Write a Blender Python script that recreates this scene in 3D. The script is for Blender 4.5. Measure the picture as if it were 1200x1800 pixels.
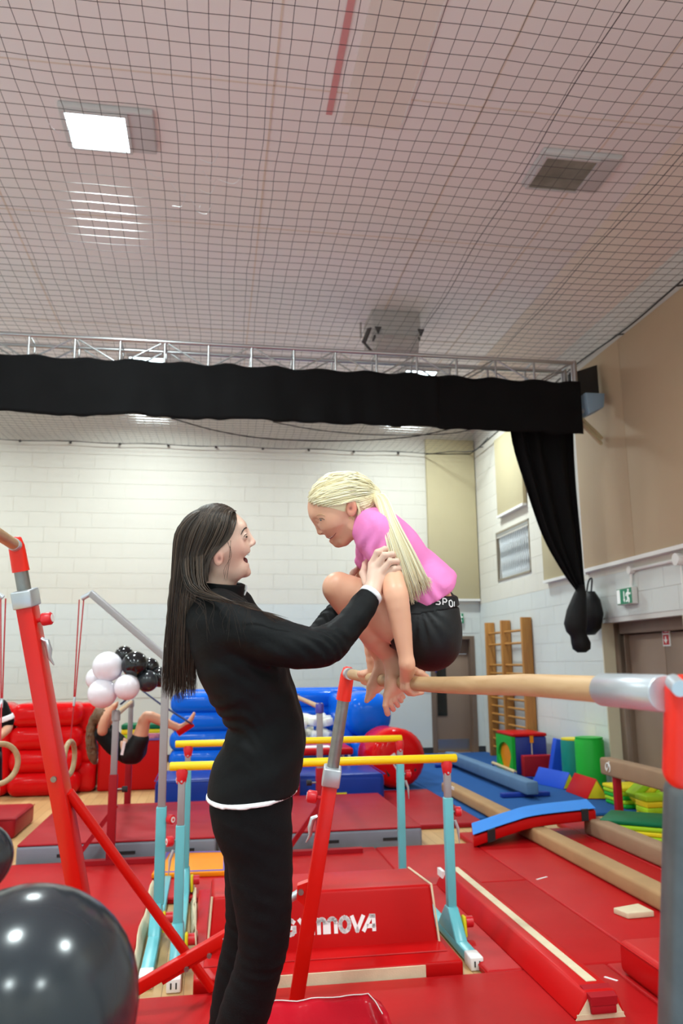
import bpy, bmesh, math, random
import numpy as np
from mathutils import Vector, Matrix, Quaternion, noise

for o in list(bpy.data.objects):
    bpy.data.objects.remove(o, do_unlink=True)
scene = bpy.context.scene
COL = scene.collection

# ---------------------------------------------------------------- camera, world, exposure
FPX = 1400.0
PITCH, YAW, ROLL = math.radians(10.8), math.radians(9.2), math.radians(-0.6)
CAM = Vector((0.0, 0.0, 1.35))
FW = Vector((math.sin(YAW) * math.cos(PITCH), math.cos(YAW) * math.cos(PITCH), math.sin(PITCH)))
_r0 = Vector((math.cos(YAW), -math.sin(YAW), 0.0)); _u0 = _r0.cross(FW)
RT = _r0 * math.cos(ROLL) + _u0 * math.sin(ROLL)
UP = -_r0 * math.sin(ROLL) + _u0 * math.cos(ROLL)
cd = bpy.data.cameras.new('camera'); cam = bpy.data.objects.new('camera', cd); COL.objects.link(cam)
cd.sensor_fit = 'VERTICAL'; cd.sensor_height = 36.0; cd.sensor_width = 24.0; cd.lens = 28.0
cd.clip_start = 0.05; cd.clip_end = 200
M = Matrix(((RT.x, UP.x, -FW.x, CAM.x), (RT.y, UP.y, -FW.y, CAM.y), (RT.z, UP.z, -FW.z, CAM.z), (0, 0, 0, 1)))
cam.matrix_world = M
cd.dof.use_dof = True; cd.dof.focus_distance = 2.22; cd.dof.aperture_fstop = 4.5
scene.camera = cam
world = bpy.data.worlds.new('world'); scene.world = world; world.use_nodes = True
world.node_tree.nodes['Background'].inputs[0].default_value = (0.8, 0.85, 0.9, 1)
world.node_tree.nodes['Background'].inputs[1].default_value = 0.3
scene.view_settings.view_transform = 'Standard'
scene.view_settings.look = 'None'
scene.view_settings.gamma = 1.0
scene.view_settings.use_curve_mapping = False
scene.view_settings.exposure = 0.07
LAMP_POWER = 102.0      # watts of each ceiling lamp
LAMP_COLOR = (.86, .98, .98)

# ---------------------------------------------------------------- where things stand
def ray(px, py):
    return FW + RT * ((px - 600.0) / FPX) + UP * ((900.0 - py) / FPX)
def P(px, py, Z):            # point at a given distance along the view axis
    return CAM + ray(px, py) * Z
def F(px, py, h=0.0):        # point on a horizontal surface of height h
    d = ray(px, py); return CAM + d * ((h - CAM.z) / d.z)
def XW(px, py, X):
    d = ray(px, py); return CAM + d * (X / d.x)
def YW(px, py, Y):
    d = ray(px, py); return CAM + d * (Y / d.y)
V = Vector

# ---------------------------------------------------------------- materials
def mat(name, col, rough=0.5, metal=0.0, spec=0.5, noise_amt=0.0, noise_scale=8.0, bump=0.0, bump_scale=40.0,
        emit=None, emit_str=0.0, coat=0.0, sheen=0.0, sss=0.0, alpha=1.0, col2=None, rough_var=0.0):
    m = bpy.data.materials.new(name); m.use_nodes = True
    nt = m.node_tree; b = nt.nodes['Principled BSDF']
    c = tuple(col) + (1.0,) if len(col) == 3 else tuple(col)
    b.inputs['Base Color'].default_value = c
    b.inputs['Roughness'].default_value = rough
    b.inputs['Metallic'].default_value = metal
    b.inputs['Specular IOR Level'].default_value = spec
    b.inputs['Coat Weight'].default_value = coat
    b.inputs['Sheen Weight'].default_value = sheen
    if sss:
        b.inputs['Subsurface Weight'].default_value = sss
        b.inputs['Subsurface Radius'].default_value = (0.012, 0.005, 0.003)
        b.inputs['Subsurface Scale'].default_value = 1.0
    if emit:
        b.inputs['Emission Color'].default_value = tuple(emit) + (1.0,)
        b.inputs['Emission Strength'].default_value = emit_str
    if alpha < 1: b.inputs['Alpha'].default_value = alpha
    if noise_amt or bump or rough_var:
        tc = nt.nodes.new('ShaderNodeTexCoord')
    if noise_amt:
        n = nt.nodes.new('ShaderNodeTexNoise'); n.inputs['Scale'].default_value = noise_scale; n.inputs['Detail'].default_value = 5
        nt.links.new(tc.outputs['Object'], n.inputs['Vector'])
        mx = nt.nodes.new('ShaderNodeMix'); mx.data_type = 'RGBA'
        d = 1.0 - noise_amt
        c2 = tuple(col2) + (1,) if col2 else (c[0] * d, c[1] * d, c[2] * d, 1)
        mx.inputs[6].default_value = c; mx.inputs[7].default_value = c2
        rp = nt.nodes.new('ShaderNodeMapRange'); rp.inputs[1].default_value = 0.35; rp.inputs[2].default_value = 0.7
        nt.links.new(n.outputs['Fac'], rp.inputs[0]); nt.links.new(rp.outputs[0], mx.inputs[0])
        nt.links.new(mx.outputs[2], b.inputs['Base Color'])
    if rough_var:
        n3 = nt.nodes.new('ShaderNodeTexNoise'); n3.inputs['Scale'].default_value = 3.0; n3.inputs['Detail'].default_value = 4
        nt.links.new(tc.outputs['Object'], n3.inputs['Vector'])
        r3 = nt.nodes.new('ShaderNodeMapRange'); r3.inputs[3].default_value = max(0, rough - rough_var); r3.inputs[4].default_value = rough + rough_var
        nt.links.new(n3.outputs['Fac'], r3.inputs[0]); nt.links.new(r3.outputs[0], b.inputs['Roughness'])
    if bump:
        n2 = nt.nodes.new('ShaderNodeTexNoise'); n2.inputs['Scale'].default_value = bump_scale; n2.inputs['Detail'].default_value = 3
        nt.links.new(tc.outputs['Object'], n2.inputs['Vector'])
        bp = nt.nodes.new('ShaderNodeBump'); bp.inputs['Strength'].default_value = bump; bp.inputs['Distance'].default_value = 0.01
        nt.links.new(n2.outputs['Fac'], bp.inputs['Height']); nt.links.new(bp.outputs[0], b.inputs['Normal'])
    return m

def srgb(r, g, b):
    f = lambda c: (c / 255 / 12.92) if c / 255 <= 0.04045 else ((c / 255 + 0.055) / 1.055) ** 2.4
    return (f(r), f(g), f(b))

def wood_mat(name, c1, c2, scale=(1, 12, 12), rough=0.45):
    m = bpy.data.materials.new(name); m.use_nodes = True
    nt = m.node_tree; b = nt.nodes['Principled BSDF']; b.inputs['Roughness'].default_value = rough
    tc = nt.nodes.new('ShaderNodeTexCoord'); mp = nt.nodes.new('ShaderNodeMapping'); mp.inputs['Scale'].default_value = scale
    n = nt.nodes.new('ShaderNodeTexNoise'); n.inputs['Scale'].default_value = 3.0; n.inputs['Detail'].default_value = 6; n.inputs['Distortion'].default_value = 0.6
    cr = nt.nodes.new('ShaderNodeValToRGB'); cr.color_ramp.elements[0].color = tuple(c1) + (1,); cr.color_ramp.elements[1].color = tuple(c2) + (1,)
    cr.color_ramp.elements[0].position = 0.3; cr.color_ramp.elements[1].position = 0.7
    nt.links.new(tc.outputs['Object'], mp.inputs[0]); nt.links.new(mp.outputs[0], n.inputs['Vector'])
    nt.links.new(n.outputs['Fac'], cr.inputs[0]); nt.links.new(cr.outputs[0], b.inputs['Base Color'])
    return m

# ---------------------------------------------------------------- mesh helpers
class MB:
    """collects geometry in world coordinates; build() links it as ONE mesh object"""
    def __init__(s): s.v = []; s.f = []; s.mi = []; s.cm = 0
    def addv(s, vs, fs):
        o = len(s.v); s.v += [tuple(p) for p in vs]
        for f in fs: s.f.append(tuple(i + o for i in f)); s.mi.append(s.cm)
        return s
    def box(s, x0, x1, y0, y1, z0, z1):
        vs = [(x, y, z) for z in (z0, z1) for y in (y0, y1) for x in (x0, x1)]
        return s.addv(vs, [(0, 2, 3, 1), (4, 5, 7, 6), (0, 1, 5, 4), (2, 6, 7, 3), (0, 4, 6, 2), (1, 3, 7, 5)])
    def hexa(s, b4, t4):      # bottom 4, top 4, counter-clockwise from above
        return s.addv(list(b4) + list(t4), [(3, 2, 1, 0), (4, 5, 6, 7), (0, 1, 5, 4), (1, 2, 6, 5), (2, 3, 7, 6), (3, 0, 4, 7)])
    def bar(s, a, b, w, h, up=(0, 0, 1)):     # rectangular bar from a to b
        a, b = V(a), V(b); d = (b - a).normalized(); up = V(up)
        x = d.cross(up)
        if x.length < 1e-4: x = d.cross(V((1, 0, 0)))
        x.normalize(); y = x.cross(d).normalized()
        q = [(-1, -1), (1, -1), (1, 1), (-1, 1)]
        vs = [p + x * (w / 2 * i) + y * (h / 2 * j) for p in (a, b) for i, j in q]
        return s.addv(vs, [(3, 2, 1, 0), (4, 5, 6, 7), (0, 1, 5, 4), (1, 2, 6, 5), (2, 3, 7, 6), (3, 0, 4, 7)])
    def tube(s, pts, r, n=10, cap=True, flat=None):
        pts = [V(p) for p in pts]; k = len(pts)
        rs = r if isinstance(r, (list, tuple)) else [r] * k
        o = len(s.v); px = None
        for i, p in enumerate(pts):
            d = (pts[min(i + 1, k - 1)] - pts[max(i - 1, 0)])
            if d.length < 1e-9: d = V((0, 0, 1))
            d.normalize()
            if px is None:
                px = d.cross(V((0, 0, 1)))
                if px.length < 1e-3: px = d.cross(V((1, 0, 0)))
            px = (px - d * px.dot(d)).normalized(); py = d.cross(px)
            fl = flat or 1.0
            for j in range(n):
                t = 2 * math.pi * j / n
                s.v.append(tuple(p + px * (rs[i] * math.cos(t)) + py * (rs[i] * fl * math.sin(t))))
        for i in range(k - 1):
            for j in range(n):
                a = o + i * n + j; b = o + i * n + (j + 1) % n
                s.f.append((a, b, b + n, a + n)); s.mi.append(s.cm)
        if cap:
            s.f.append(tuple(o + j for j in range(n))[::-1]); s.mi.append(s.cm)
            s.f.append(tuple(o + (k - 1) * n + j for j in range(n))); s.mi.append(s.cm)
        return s
    def ball(s, c, r, nu=16, nv=10, M3=None):
        c = V(c); o = len(s.v)
        rr = r if isinstance(r, (tuple, list)) else (r, r, r)
        for i in range(nv + 1):
            t = math.pi * i / nv
            for j in range(nu):
                a = 2 * math.pi * j / nu
                p = V((rr[0] * math.sin(t) * math.cos(a), rr[1] * math.sin(t) * math.sin(a), rr[2] * math.cos(t)))
                if M3 is not None: p = M3 @ p
                s.v.append(tuple(c + p))
        for i in range(nv):
            for j in range(nu):
                a = o + i * nu + j; b = o + i * nu + (j + 1) % nu
                s.f.append((a, a + nu, b + nu, b)); s.mi.append(s.cm)
        return s
    def prism(s, poly, d):    # poly: 3-D points of one end (planar), extruded by d
        d = V(d); n = len(poly); A = [V(p) for p in poly]; B = [p + d for p in A]
        fs = [tuple(range(n))[::-1], tuple(range(n, 2 * n))] + [(i, (i + 1) % n, n + (i + 1) % n, n + i) for i in range(n)]
        return s.addv(A + B, fs)
    def torus(s, c, R, r, nrm=(0, 0, 1), n=32, m=8, a0=0.0, a1=None):
        c = V(c); q = V((0, 0, 1)).rotation_difference(V(nrm).normalized())
        full = a1 is None; a1 = 2 * math.pi if full else a1
        pts = [c + q @ V((R * math.cos(a0 + (a1 - a0) * i / n), R * math.sin(a0 + (a1 - a0) * i / n), 0)) for i in range(n + (0 if full else 1))]
        if not full: return s.tube(pts, r, m)
        o = len(s.v); ax = q @ V((0, 0, 1))
        for p in pts:
            d = (p - c).normalized()
            for j in range(m):
                t = 2 * math.pi * j / m; s.v.append(tuple(p + d * (r * math.cos(t)) + ax * (r * math.sin(t))))
        for i in range(n):
            for j in range(m):
                s.f.append((o + i * m + j, o + ((i + 1) % n) * m + j, o + ((i + 1) % n) * m + (j + 1) % m, o + i * m + (j + 1) % m)); s.mi.append(s.cm)
        return s
    def build(s, name, mats, parent=None, bevel=0.0, seg=2, smooth=None, fix=True, sub=0):
        off = V((0, 0, 0)); q = parent
        while q is not None: off += q.location; q = q.parent
        me = bpy.data.meshes.new(name)
        me.from_pydata([(a - off.x, b - off.y, c - off.z) for a, b, c in s.v], [], s.f)
        if not isinstance(mats, (list, tuple)): mats = [mats]
        for m in mats: me.materials.append(m)
        me.polygons.foreach_set('material_index', s.mi)
        if fix or bevel:
            bm = bmesh.new(); bm.from_mesh(me)
            if bevel:
                bmesh.ops.remove_doubles(bm, verts=bm.verts, dist=1e-5)
                bmesh.ops.recalc_face_normals(bm, faces=bm.faces)
                ed = [e for e in bm.edges if len(e.link_faces) == 2 and e.calc_face_angle(0) > 0.45]
                if ed: bmesh.ops.bevel(bm, geom=ed, offset=bevel, segments=seg, profile=0.5, affect='EDGES', clamp_overlap=True)
            else:
                bmesh.ops.recalc_face_normals(bm, faces=bm.faces)
            bm.to_mesh(me); bm.free()
        ob = bpy.data.objects.new(name, me); COL.objects.link(ob)
        if parent is not None: ob.parent = parent
        if smooth or (smooth is None and bevel):
            me.polygons.foreach_set('use_smooth', [True] * len(me.polygons))
            ang = math.radians(50) if smooth is None or smooth is True else smooth
            me.set_sharp_from_angle(angle=ang)
        if sub:
            md = ob.modifiers.new('Subdivision', 'SUBSURF'); md.levels = sub; md.render_levels = sub
        return ob

def tag(o, label=None, cat=None, group=None, kind=None):
    if label: o['label'] = label
    if cat: o['category'] = cat
    if group: o['group'] = group
    if kind: o['kind'] = kind
    return o
def thing(name, label, cat, loc=(0, 0, 0), group=None):
    o = bpy.data.objects.new(name, None); COL.objects.link(o); o.location = loc
    o.empty_display_size = 0.1
    return tag(o, label, cat, group)
def struct(o): o['kind'] = 'structure'; return o
def bez(pts, n):           # Catmull-Rom through points
    pts = [V(p) for p in pts]; out = []
    e = [pts[0] * 2 - pts[1]] + pts + [pts[-1] * 2 - pts[-2]]
    for i in range(n + 1):
        t = i / n * (len(pts) - 1); k = min(int(t), len(pts) - 2); t -= k
        a, b, c, d = e[k:k + 4]
        out.append(0.5 * ((2 * b) + (c - a) * t + (2 * a - 5 * b + 4 * c - d) * t * t + (3 * b - a - 3 * c + d) * t ** 3))
    return out

# ================================================================ the room
RND = random.Random(7)
XR, YB, XL, YF, ZC, ZN = 4.15, 12.1, -6.5, -6.0, 5.4, 4.66
m_wall = mat('wall_paint_cream', srgb(222, 218, 206), 0.7, noise_amt=0.03, noise_scale=1.5, bump=0.06, bump_scale=30)
m_wall_low = mat('wall_paint_cool_white', srgb(216, 220, 216), 0.6, noise_amt=0.03, noise_scale=2, bump=0.06, bump_scale=30)
m_joint = mat('wall_joint', srgb(212, 210, 204), 0.8)
m_ceil = mat('ceiling_board', srgb(243, 238, 236), 0.8, noise_amt=0.05, noise_scale=0.6)
m_ceil2 = mat('ceiling_board_beige', srgb(228, 214, 200), 0.8, noise_amt=0.05, noise_scale=0.8)
m_panel = mat('acoustic_panel_sand', srgb(196, 184, 148), 0.85, noise_amt=0.06, noise_scale=1.5, bump=0.05, bump_scale=80)
m_panel_b = mat('acoustic_panel_tan', srgb(189, 166, 136), 0.8, noise_amt=0.12, noise_scale=0.7, bump=0.05, bump_scale=80)
m_trimw = mat('white_trim', srgb(235, 234, 230), 0.4)
m_frame = mat('door_frame_brown', srgb(120, 99, 84), 0.5, noise_amt=0.1)
m_door = mat('door_brown', srgb(150, 127, 110), 0.5, noise_amt=0.06, noise_scale=2)
m_reveal = mat('reveal_beige', srgb(206, 196, 170), 0.7)
m_skirt = mat('skirting_dark', srgb(38, 42, 50), 0.6)
m_black = mat('black_metal', (0.012, 0.012, 0.013), 0.4)
m_alu = mat('aluminium', (0.50, 0.51, 0.52), 0.30, 1.0, bump=0.02)
m_steel = mat('brushed_steel', (0.50, 0.50, 0.50), 0.33, 0.9, noise_amt=0.15, noise_scale=30)
m_glassd = mat('dark_glass', (0.02, 0.025, 0.025), 0.08)

# wooden floor with planks marked by the material
m_floor = bpy.data.materials.new('floor_wood'); m_floor.use_nodes = True
nt = m_floor.node_tree; b = nt.nodes['Principled BSDF']; b.inputs['Roughness'].default_value = 0.38
tc = nt.nodes.new('ShaderNodeTexCoord'); mp = nt.nodes.new('ShaderNodeMapping'); mp.inputs['Rotation'].default_value = (0, 0, math.pi / 2)
br = nt.nodes.new('ShaderNodeTexBrick'); br.inputs['Scale'].default_value = 1.0; br.inputs['Brick Width'].default_value = 1.2; br.inputs['Row Height'].default_value = 0.09
br.inputs['Mortar Size'].default_value = 0.0015; br.inputs['Color1'].default_value = (*srgb(214, 176, 122), 1); br.inputs['Color2'].default_value = (*srgb(196, 156, 104), 1)
br.inputs['Mortar'].default_value = (*srgb(140, 104, 66), 1); br.inputs['Bias'].default_value = 0.1
nt.links.new(tc.outputs['Object'], mp.inputs[0]); nt.links.new(mp.outputs[0], br.inputs['Vector']); nt.links.new(br.outputs['Color'], b.inputs['Base Color'])

struct(MB().box(XL - .2, XR + .6, YF - .2, YB + .4, -0.1, 0.0).build('floor', m_floor))
# ceiling: flat part, then a slope down to the right-hand wall
CX, CZ = 3.55, 5.03
cl = MB(); cl.box(XL - .2, CX, YF - .2, YB + .4, ZC, ZC + .1)
cl.hexa([(CX, YF - .2, ZC), (XR + .5, YF - .2, CZ - .28), (XR + .5, YB + .4, CZ - .28), (CX, YB + .4, ZC)],
        [(CX, YF - .2, ZC + .1), (XR + .5, YF - .2, ZC + .1), (XR + .5, YB + .4, ZC + .1), (CX, YB + .4, ZC + .1)])
cl.f, cl.mi = cl.f, [0] * 6 + [1] * 6
ceiling = struct(cl.build('ceiling', [m_ceil, m_ceil2]))
# boards, joint strips and a red stripe on the ceiling
a = F(735, 10, ZC); bq = F(705, 215, ZC); w0 = F(588, 215, ZC)
MB().box(F(600, 215, ZC).x, F(705, 215, ZC).x, F(600, 215, ZC).y * 0 + 3.2, F(650, 222, ZC).y, ZC - .012, ZC).build('ceiling_board', mat('board_beige_grey', srgb(232, 224, 216), 0.8), ceiling)
e = F(705, 215, ZC); MB().box(e.x, e.x + .012, 3.2, e.y, ZC - .018, ZC).build('board_edge', m_trimw, ceiling)
s0 = F(612, 20, ZC); s1 = F(578, 200, ZC)
MB().bar(s0 + V((0, -.5, -.006)), s1 + V((0, 0, -.006)), .045, .008).build('red_stripe', mat('stripe_red', srgb(214, 150, 150), 0.7), ceiling)
for xx in (-4.9, -3.1, -1.9, .35, 1.9, 3.0):
    MB().box(xx, xx + .015, YF, YB, ZC - .004, ZC).build('joint_strip', m_ceil2, ceiling)
for yy in (1.0, 3.4, 5.0, 6.9, 9.3):
    MB().box(XL, CX, yy, yy + .012, ZC - .004, ZC).build('joint_strip', m_ceil2, ceiling)

# back wall with painted blocks (each a part), two-tone paint
DB0, DB1, DBZ = YW(757, 1200, YB).x, YW(836, 1200, YB).x, YW(800, 1118, YB).z
wb = MB(); wb.box(XL, DB0, YB, YB + .3, 0, 2.25); wb.box(DB1, XR + .3, YB, YB + .3, 0, 2.25); wb.box(DB0, DB1, YB, YB + .3, DBZ, 2.25)
wb.cm = 1; wb.box(XL, XR + .3, YB, YB + .3, 2.25, ZC)
wall_back = struct(wb.build('wall_back', [m_wall_low, m_wall]))
def block_mesh(name, l, h, t, m):
    bm = MB().box(-l / 2, l / 2, -t, t, -h / 2, h / 2).build(name, m, None, smooth=False)
    me = bm.data; bpy.data.objects.remove(bm); return me
BL, BH = 0.45, 0.225
cache = {}
def put_block(parent, c, l, low, axis):
    key = (round(l, 3), low)
    if key not in cache: cache[key] = block_mesh('painted_block', l, BH - .003, .004, m_wall_low if low else m_wall)
    o = bpy.data.objects.new('painted_block', cache[key]); COL.objects.link(o)
    o.parent = parent; o.location = c
    if axis == 'y': o.rotation_euler[2] = math.pi / 2
nrow = int(4.9 / BH)
ZT = 2.30
def lay(parent, a0, a1, z0, z1, place, axis, holes):
    z = z0; k = int(round(z0 / BH))
    while z < z1 - .02:
        x = a0 + (0 if k % 2 else -BL / 2)
        while x < a1 - .02:
            p0, p1 = max(x, a0), min(x + BL, a1); x += BL
            zc = z + BH / 2
            segs = [(p0, p1)]
            for (h0, h1, v0, v1) in holes:
                if v0 < zc < v1:
                    ns = []
                    for s0_, s1_ in segs:
                        if s1_ <= h0 or s0_ >= h1: ns.append((s0_, s1_)); continue
                        if s0_ < h0: ns.append((s0_, h0))
                        if s1_ > h1: ns.append((h1, s1_))
                    segs = ns
            for s0_, s1_ in segs:
                if s1_ - s0_ < .05: continue
                put_block(parent, place((s0_ + s1_) / 2, zc), s1_ - s0_ - .003, zc < ZT, axis)
        z += BH; k += 1
lay(wall_back, -3.6, 3.33, 4 * BH, 4.72, lambda a, z: V((a, YB - .001, z)), 'x', [])
lay(wall_back, 3.33, XR, 0, 10 * BH, lambda a, z: V((a, YB - .001, z)), 'x', [(DB0 - .06, DB1 + .06, -1, DBZ + .04)])
# door in the back wall
d1 = struct(MB().box(DB0 + .07, DB1 - .05, YB + .13, YB + .18, .01, DBZ - .28).build('door_1', m_door, None, bevel=.004))
fr = MB(); fr.box(DB0 - .0, DB0 + .07, YB - .015, YB + .2, 0, DBZ); fr.box(DB1 - .07, DB1, YB - .015, YB + .2, 0, DBZ); fr.box(DB0 + .07, DB1 - .07, YB - .005, YB + .2, DBZ - .05, DBZ)
fr.build('door_frame', m_frame, d1)
MB().box(DB0 + .07, DB1 - .07, YB + .12, YB + .19, DBZ - .27, DBZ - .05).build('door_head_panel', m_frame, d1)
q0, q1 = YW(766, 1160, YB + .13), YW(786, 1258, YB + .13)
MB().box(q0.x, q1.x, YB + .118, YB + .135, q1.z, q0.z + .05).build('vision_panel', m_glassd, d1)
MB().box(DB0 + .12, DB1 - .1, YB + .122, YB + .135, .03, .2).build('kick_plate', m_alu, d1)
q = YW(757, 1178, YB + .12); MB().box(DB0 + .085, DB0 + .135, YB + .122, YB + .132, q.z - .04, q.z + .04).build('blue_sticker', mat('sticker_blue', srgb(60, 70, 170), .4), d1)
# sand panel over that door
pn = MB().box(3.33, XR - .02, YB - .09, YB - .012, 2.33, 4.9).build('acoustic_panel', m_panel, wall_back, bevel=.006)
MB().box(3.33, XR - .02, YB - .10, YB - .012, 2.295, 2.328).build('panel_trim', m_trimw, wall_back)
for x0, x1 in ((-3.6, DB0), (DB1, XR)):
    struct(MB().box(x0, x1, YB - .02, YB - .012, 0, .1).build('baseboard_back', m_skirt))

# right wall with a door recess and a grilled window
D0, D1, DZ = XW(1190, 1085, XR).y - .1, XW(1059, 1099, XR).y, 1.75
W0, W1, WZ0, WZ1 = XW(932, 960, XR).y, XW(874, 980, XR).y, 2.52, XW(901, 924, XR).z
wr = MB()
wr.box(XR, XR + .35, YF, D0, 0, ZC); wr.box(XR, XR + .35, D0, D1, DZ, ZC); wr.box(XR, XR + .35, D1, W0, 0, ZC)
wr.box(XR, XR + .35, W0, W1, 0, WZ0); wr.box(XR, XR + .35, W0, W1, WZ1, ZC); wr.box(XR, XR + .35, W1, YB + .3, 0, ZC)
wall_right = struct(wr.build('wall_right', m_joint))
lay(wall_right, 4.6, YB - .02, 0, 10 * BH + .05, lambda a, z: V((XR - .001, a, z)), 'y', [(D0, D1, -1, DZ + .03)])
lay(wall_right, 9.35, YB - .02, 11 * BH, 21 * BH, lambda a, z: V((XR - .001, a, z)), 'y', [(W0, W1, WZ0, WZ1)])
MB().box(XR - .012, XR + .31, D1 - .001, D1 + .02, 0, DZ).build('door_reveal', m_reveal, wall_right)
MB().box(XR - .012, XR + .31, D0 - .02, D0 + .001, 0, DZ).build('door_reveal', m_reveal, wall_right)
MB().box(XR + .29, XR + .36, D0 - .2, D1 + .2, 0, DZ + .2).build('recess_back', m_frame, wall_right)
d2 = struct(MB().box(XR + .215, XR + .255, D0 + .02, (D0 + D1) / 2 - .06, .01, DZ - .13).build('door_2', m_door, None, bevel=.004))
MB().box(XR + .215, XR + .255, (D0 + D1) / 2 - .05, D1 - .12, .01, DZ - .13).build('door_leaf', m_door, d2, bevel=.004)
fr = MB(); fr.box(XR + .12, XR + .29, D1 - .12, D1, 0, DZ); fr.box(XR + .12, XR + .29, D0, D1 - .12, DZ - .12, DZ); fr.box(XR + .16, XR + .29, D1 - .14, D1 - .12, 0, DZ - .12)
fr.build('door_frame', m_frame, d2, bevel=.006)
s = XW(1168, 1115, XR + .2)
sgn = MB().box(XR + .203, XR + .214, s.y - .075, s.y + .05, s.z - .115, s.z + .115).build('door_sign', m_trimw, d2)
m_red_s = mat('sign_red', srgb(190, 30, 40), .4)
MB().box(XR + .199, XR + .205, s.y - .06, s.y + .035, s.z - .1, s.z - .005).build('sign_field', m_red_s, sgn)
MB().box(XR + .199, XR + .205, s.y - .06, s.y + .035, s.z + .01, s.z + .1).build('sign_field', m_red_s, sgn)
ar = MB(); ar.box(XR + .196, XR + .2, s.y - .022, s.y - .003, s.z - .05, s.z - .02)
ar.prism([(XR + .196, s.y - .045, s.z - .05), (XR + .196, s.y + .02, s.z - .05), (XR + .196, s.y - .012, s.z - .09)], (.004, 0, 0)); ar.build('sign_arrow', m_trimw, sgn)
ar = MB()
for k in range(4): ar.box(XR + .196, XR + .2, s.y - .05, s.y + (.02 if k % 2 else .0), s.z + .022 + k * .02, s.z + .03 + k * .02)
ar.build('sign_print', m_trimw, sgn)

# the grilled window
w = struct(MB().box(XR + .05, XR + .07, W0, W1, WZ0, WZ1).build('window_1', mat('window_pane', srgb(58, 74, 80), .12, spec=.6)))
fr = MB()
for (y0, y1, z0, z1) in ((W0, W1, WZ0, WZ0 + .025), (W0, W1, WZ1 - .025, WZ1), (W0, W0 + .025, WZ0, WZ1), (W1 - .025, W1, WZ0, WZ1)): fr.box(XR - .012, XR + .05, y0, y1, z0, z1)
fr.build('window_frame', mat('frame_grey_brown', srgb(150, 138, 120), .5), w)
m_gr = mat('grille_bar', srgb(236, 242, 244), .4)
npair = 17
for k in range(npair):
    y = W0 + .04 + (W1 - W0 - .16) * k / (npair - 1); zz0, zz1 = WZ0 + .03, WZ1 - .07
    MB().bar((XR + .022, y, zz0), (XR + .022, y, zz1), .010, .016).build('grille_bar', m_gr, w)
    y2 = y + .10
    if y2 < W1 - .03:
        MB().bar((XR + .008, y, zz0), (XR + .008, y2, zz1), .006, .012).build('grille_slat', m_gr, w)
        MB().bar((XR + .002, y2, zz0), (XR + .002, y, zz1), .006, .012).build('grille_slat', m_gr, w)
MB().box(XR - .008, XR + .04, W0 + .02, W1 - .02, WZ1 - .07, WZ1 - .025).build('grille_rail', mat('grille_rail', srgb(150, 150, 146), .5), w)

# sand and tan panels on the right wall
def wall_panel(y0, y1, z0, z1, m):
    MB().box(XR - .06, XR - .012, y0, y1, z0, z1).build('acoustic_panel', m, wall_right, bevel=.005)
    MB().box(XR - .075, XR - .012, y0, y1, z0 - .035, z0 - .001).build('panel_trim', m_trimw, wall_right)
wall_panel(XW(928, 884, XR).y + .02, XW(874, 900, XR).y - .15, XW(905, 895, XR).z, 4.6, m_panel)
wall_panel(8.75, XW(962, 1000, XR).y, 2.35, 4.6, m_panel)
y = 8.3
for k, wd in enumerate((1.1, 1.25, 1.25, 1.25, 1.25, 1.25)):
    MB().box(XR - .075, XR - .012, y - wd + .006, y, 2.36, 4.62).build('acoustic_panel', m_panel_b, wall_right, bevel=.003)
    y -= wd
MB().box(XR - .09, XR - .012, .95, 8.32, 2.32, 2.358).build('panel_trim', m_trimw, wall_right)
MB().box(XR - .05, XR - .012, 8.32, 8.36, 2.3, 4.62).build('panel_trim', m_trimw, wall_right)
# conduit over the exit sign
c0, c1, c2 = XW(1109, 1030, XR - .03), XW(1109, 1002, XR - .03), XW(1195, 983, XR - .03)
cdt = MB(); cdt.tube([c0, c1], .016, 8); cdt.tube([c1, c2], .016, 8); cdt.tube([c2, c2 - V((0, 0, .7))], .008, 6)
cdt.build('conduit', m_trimw, wall_right, smooth=True)
jb = MB(); jb.tube([c1 + V((.02, 0, 0)), c1 - V((.03, 0, 0))], .04, 14); jb.tube([c2 + V((.02, 0, 0)), c2 - V((.05, 0, 0))], .055, 14); jb.build('conduit_box', m_trimw, wall_right, smooth=True)

struct(MB().box(XL - .2, XL, YF, YB + .3, 0, ZC).build('wall_left', m_wall))
struct(MB().box(XL, XR + .35, YF - .2, YF, 0, ZC).build('wall_front', m_wall))

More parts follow.
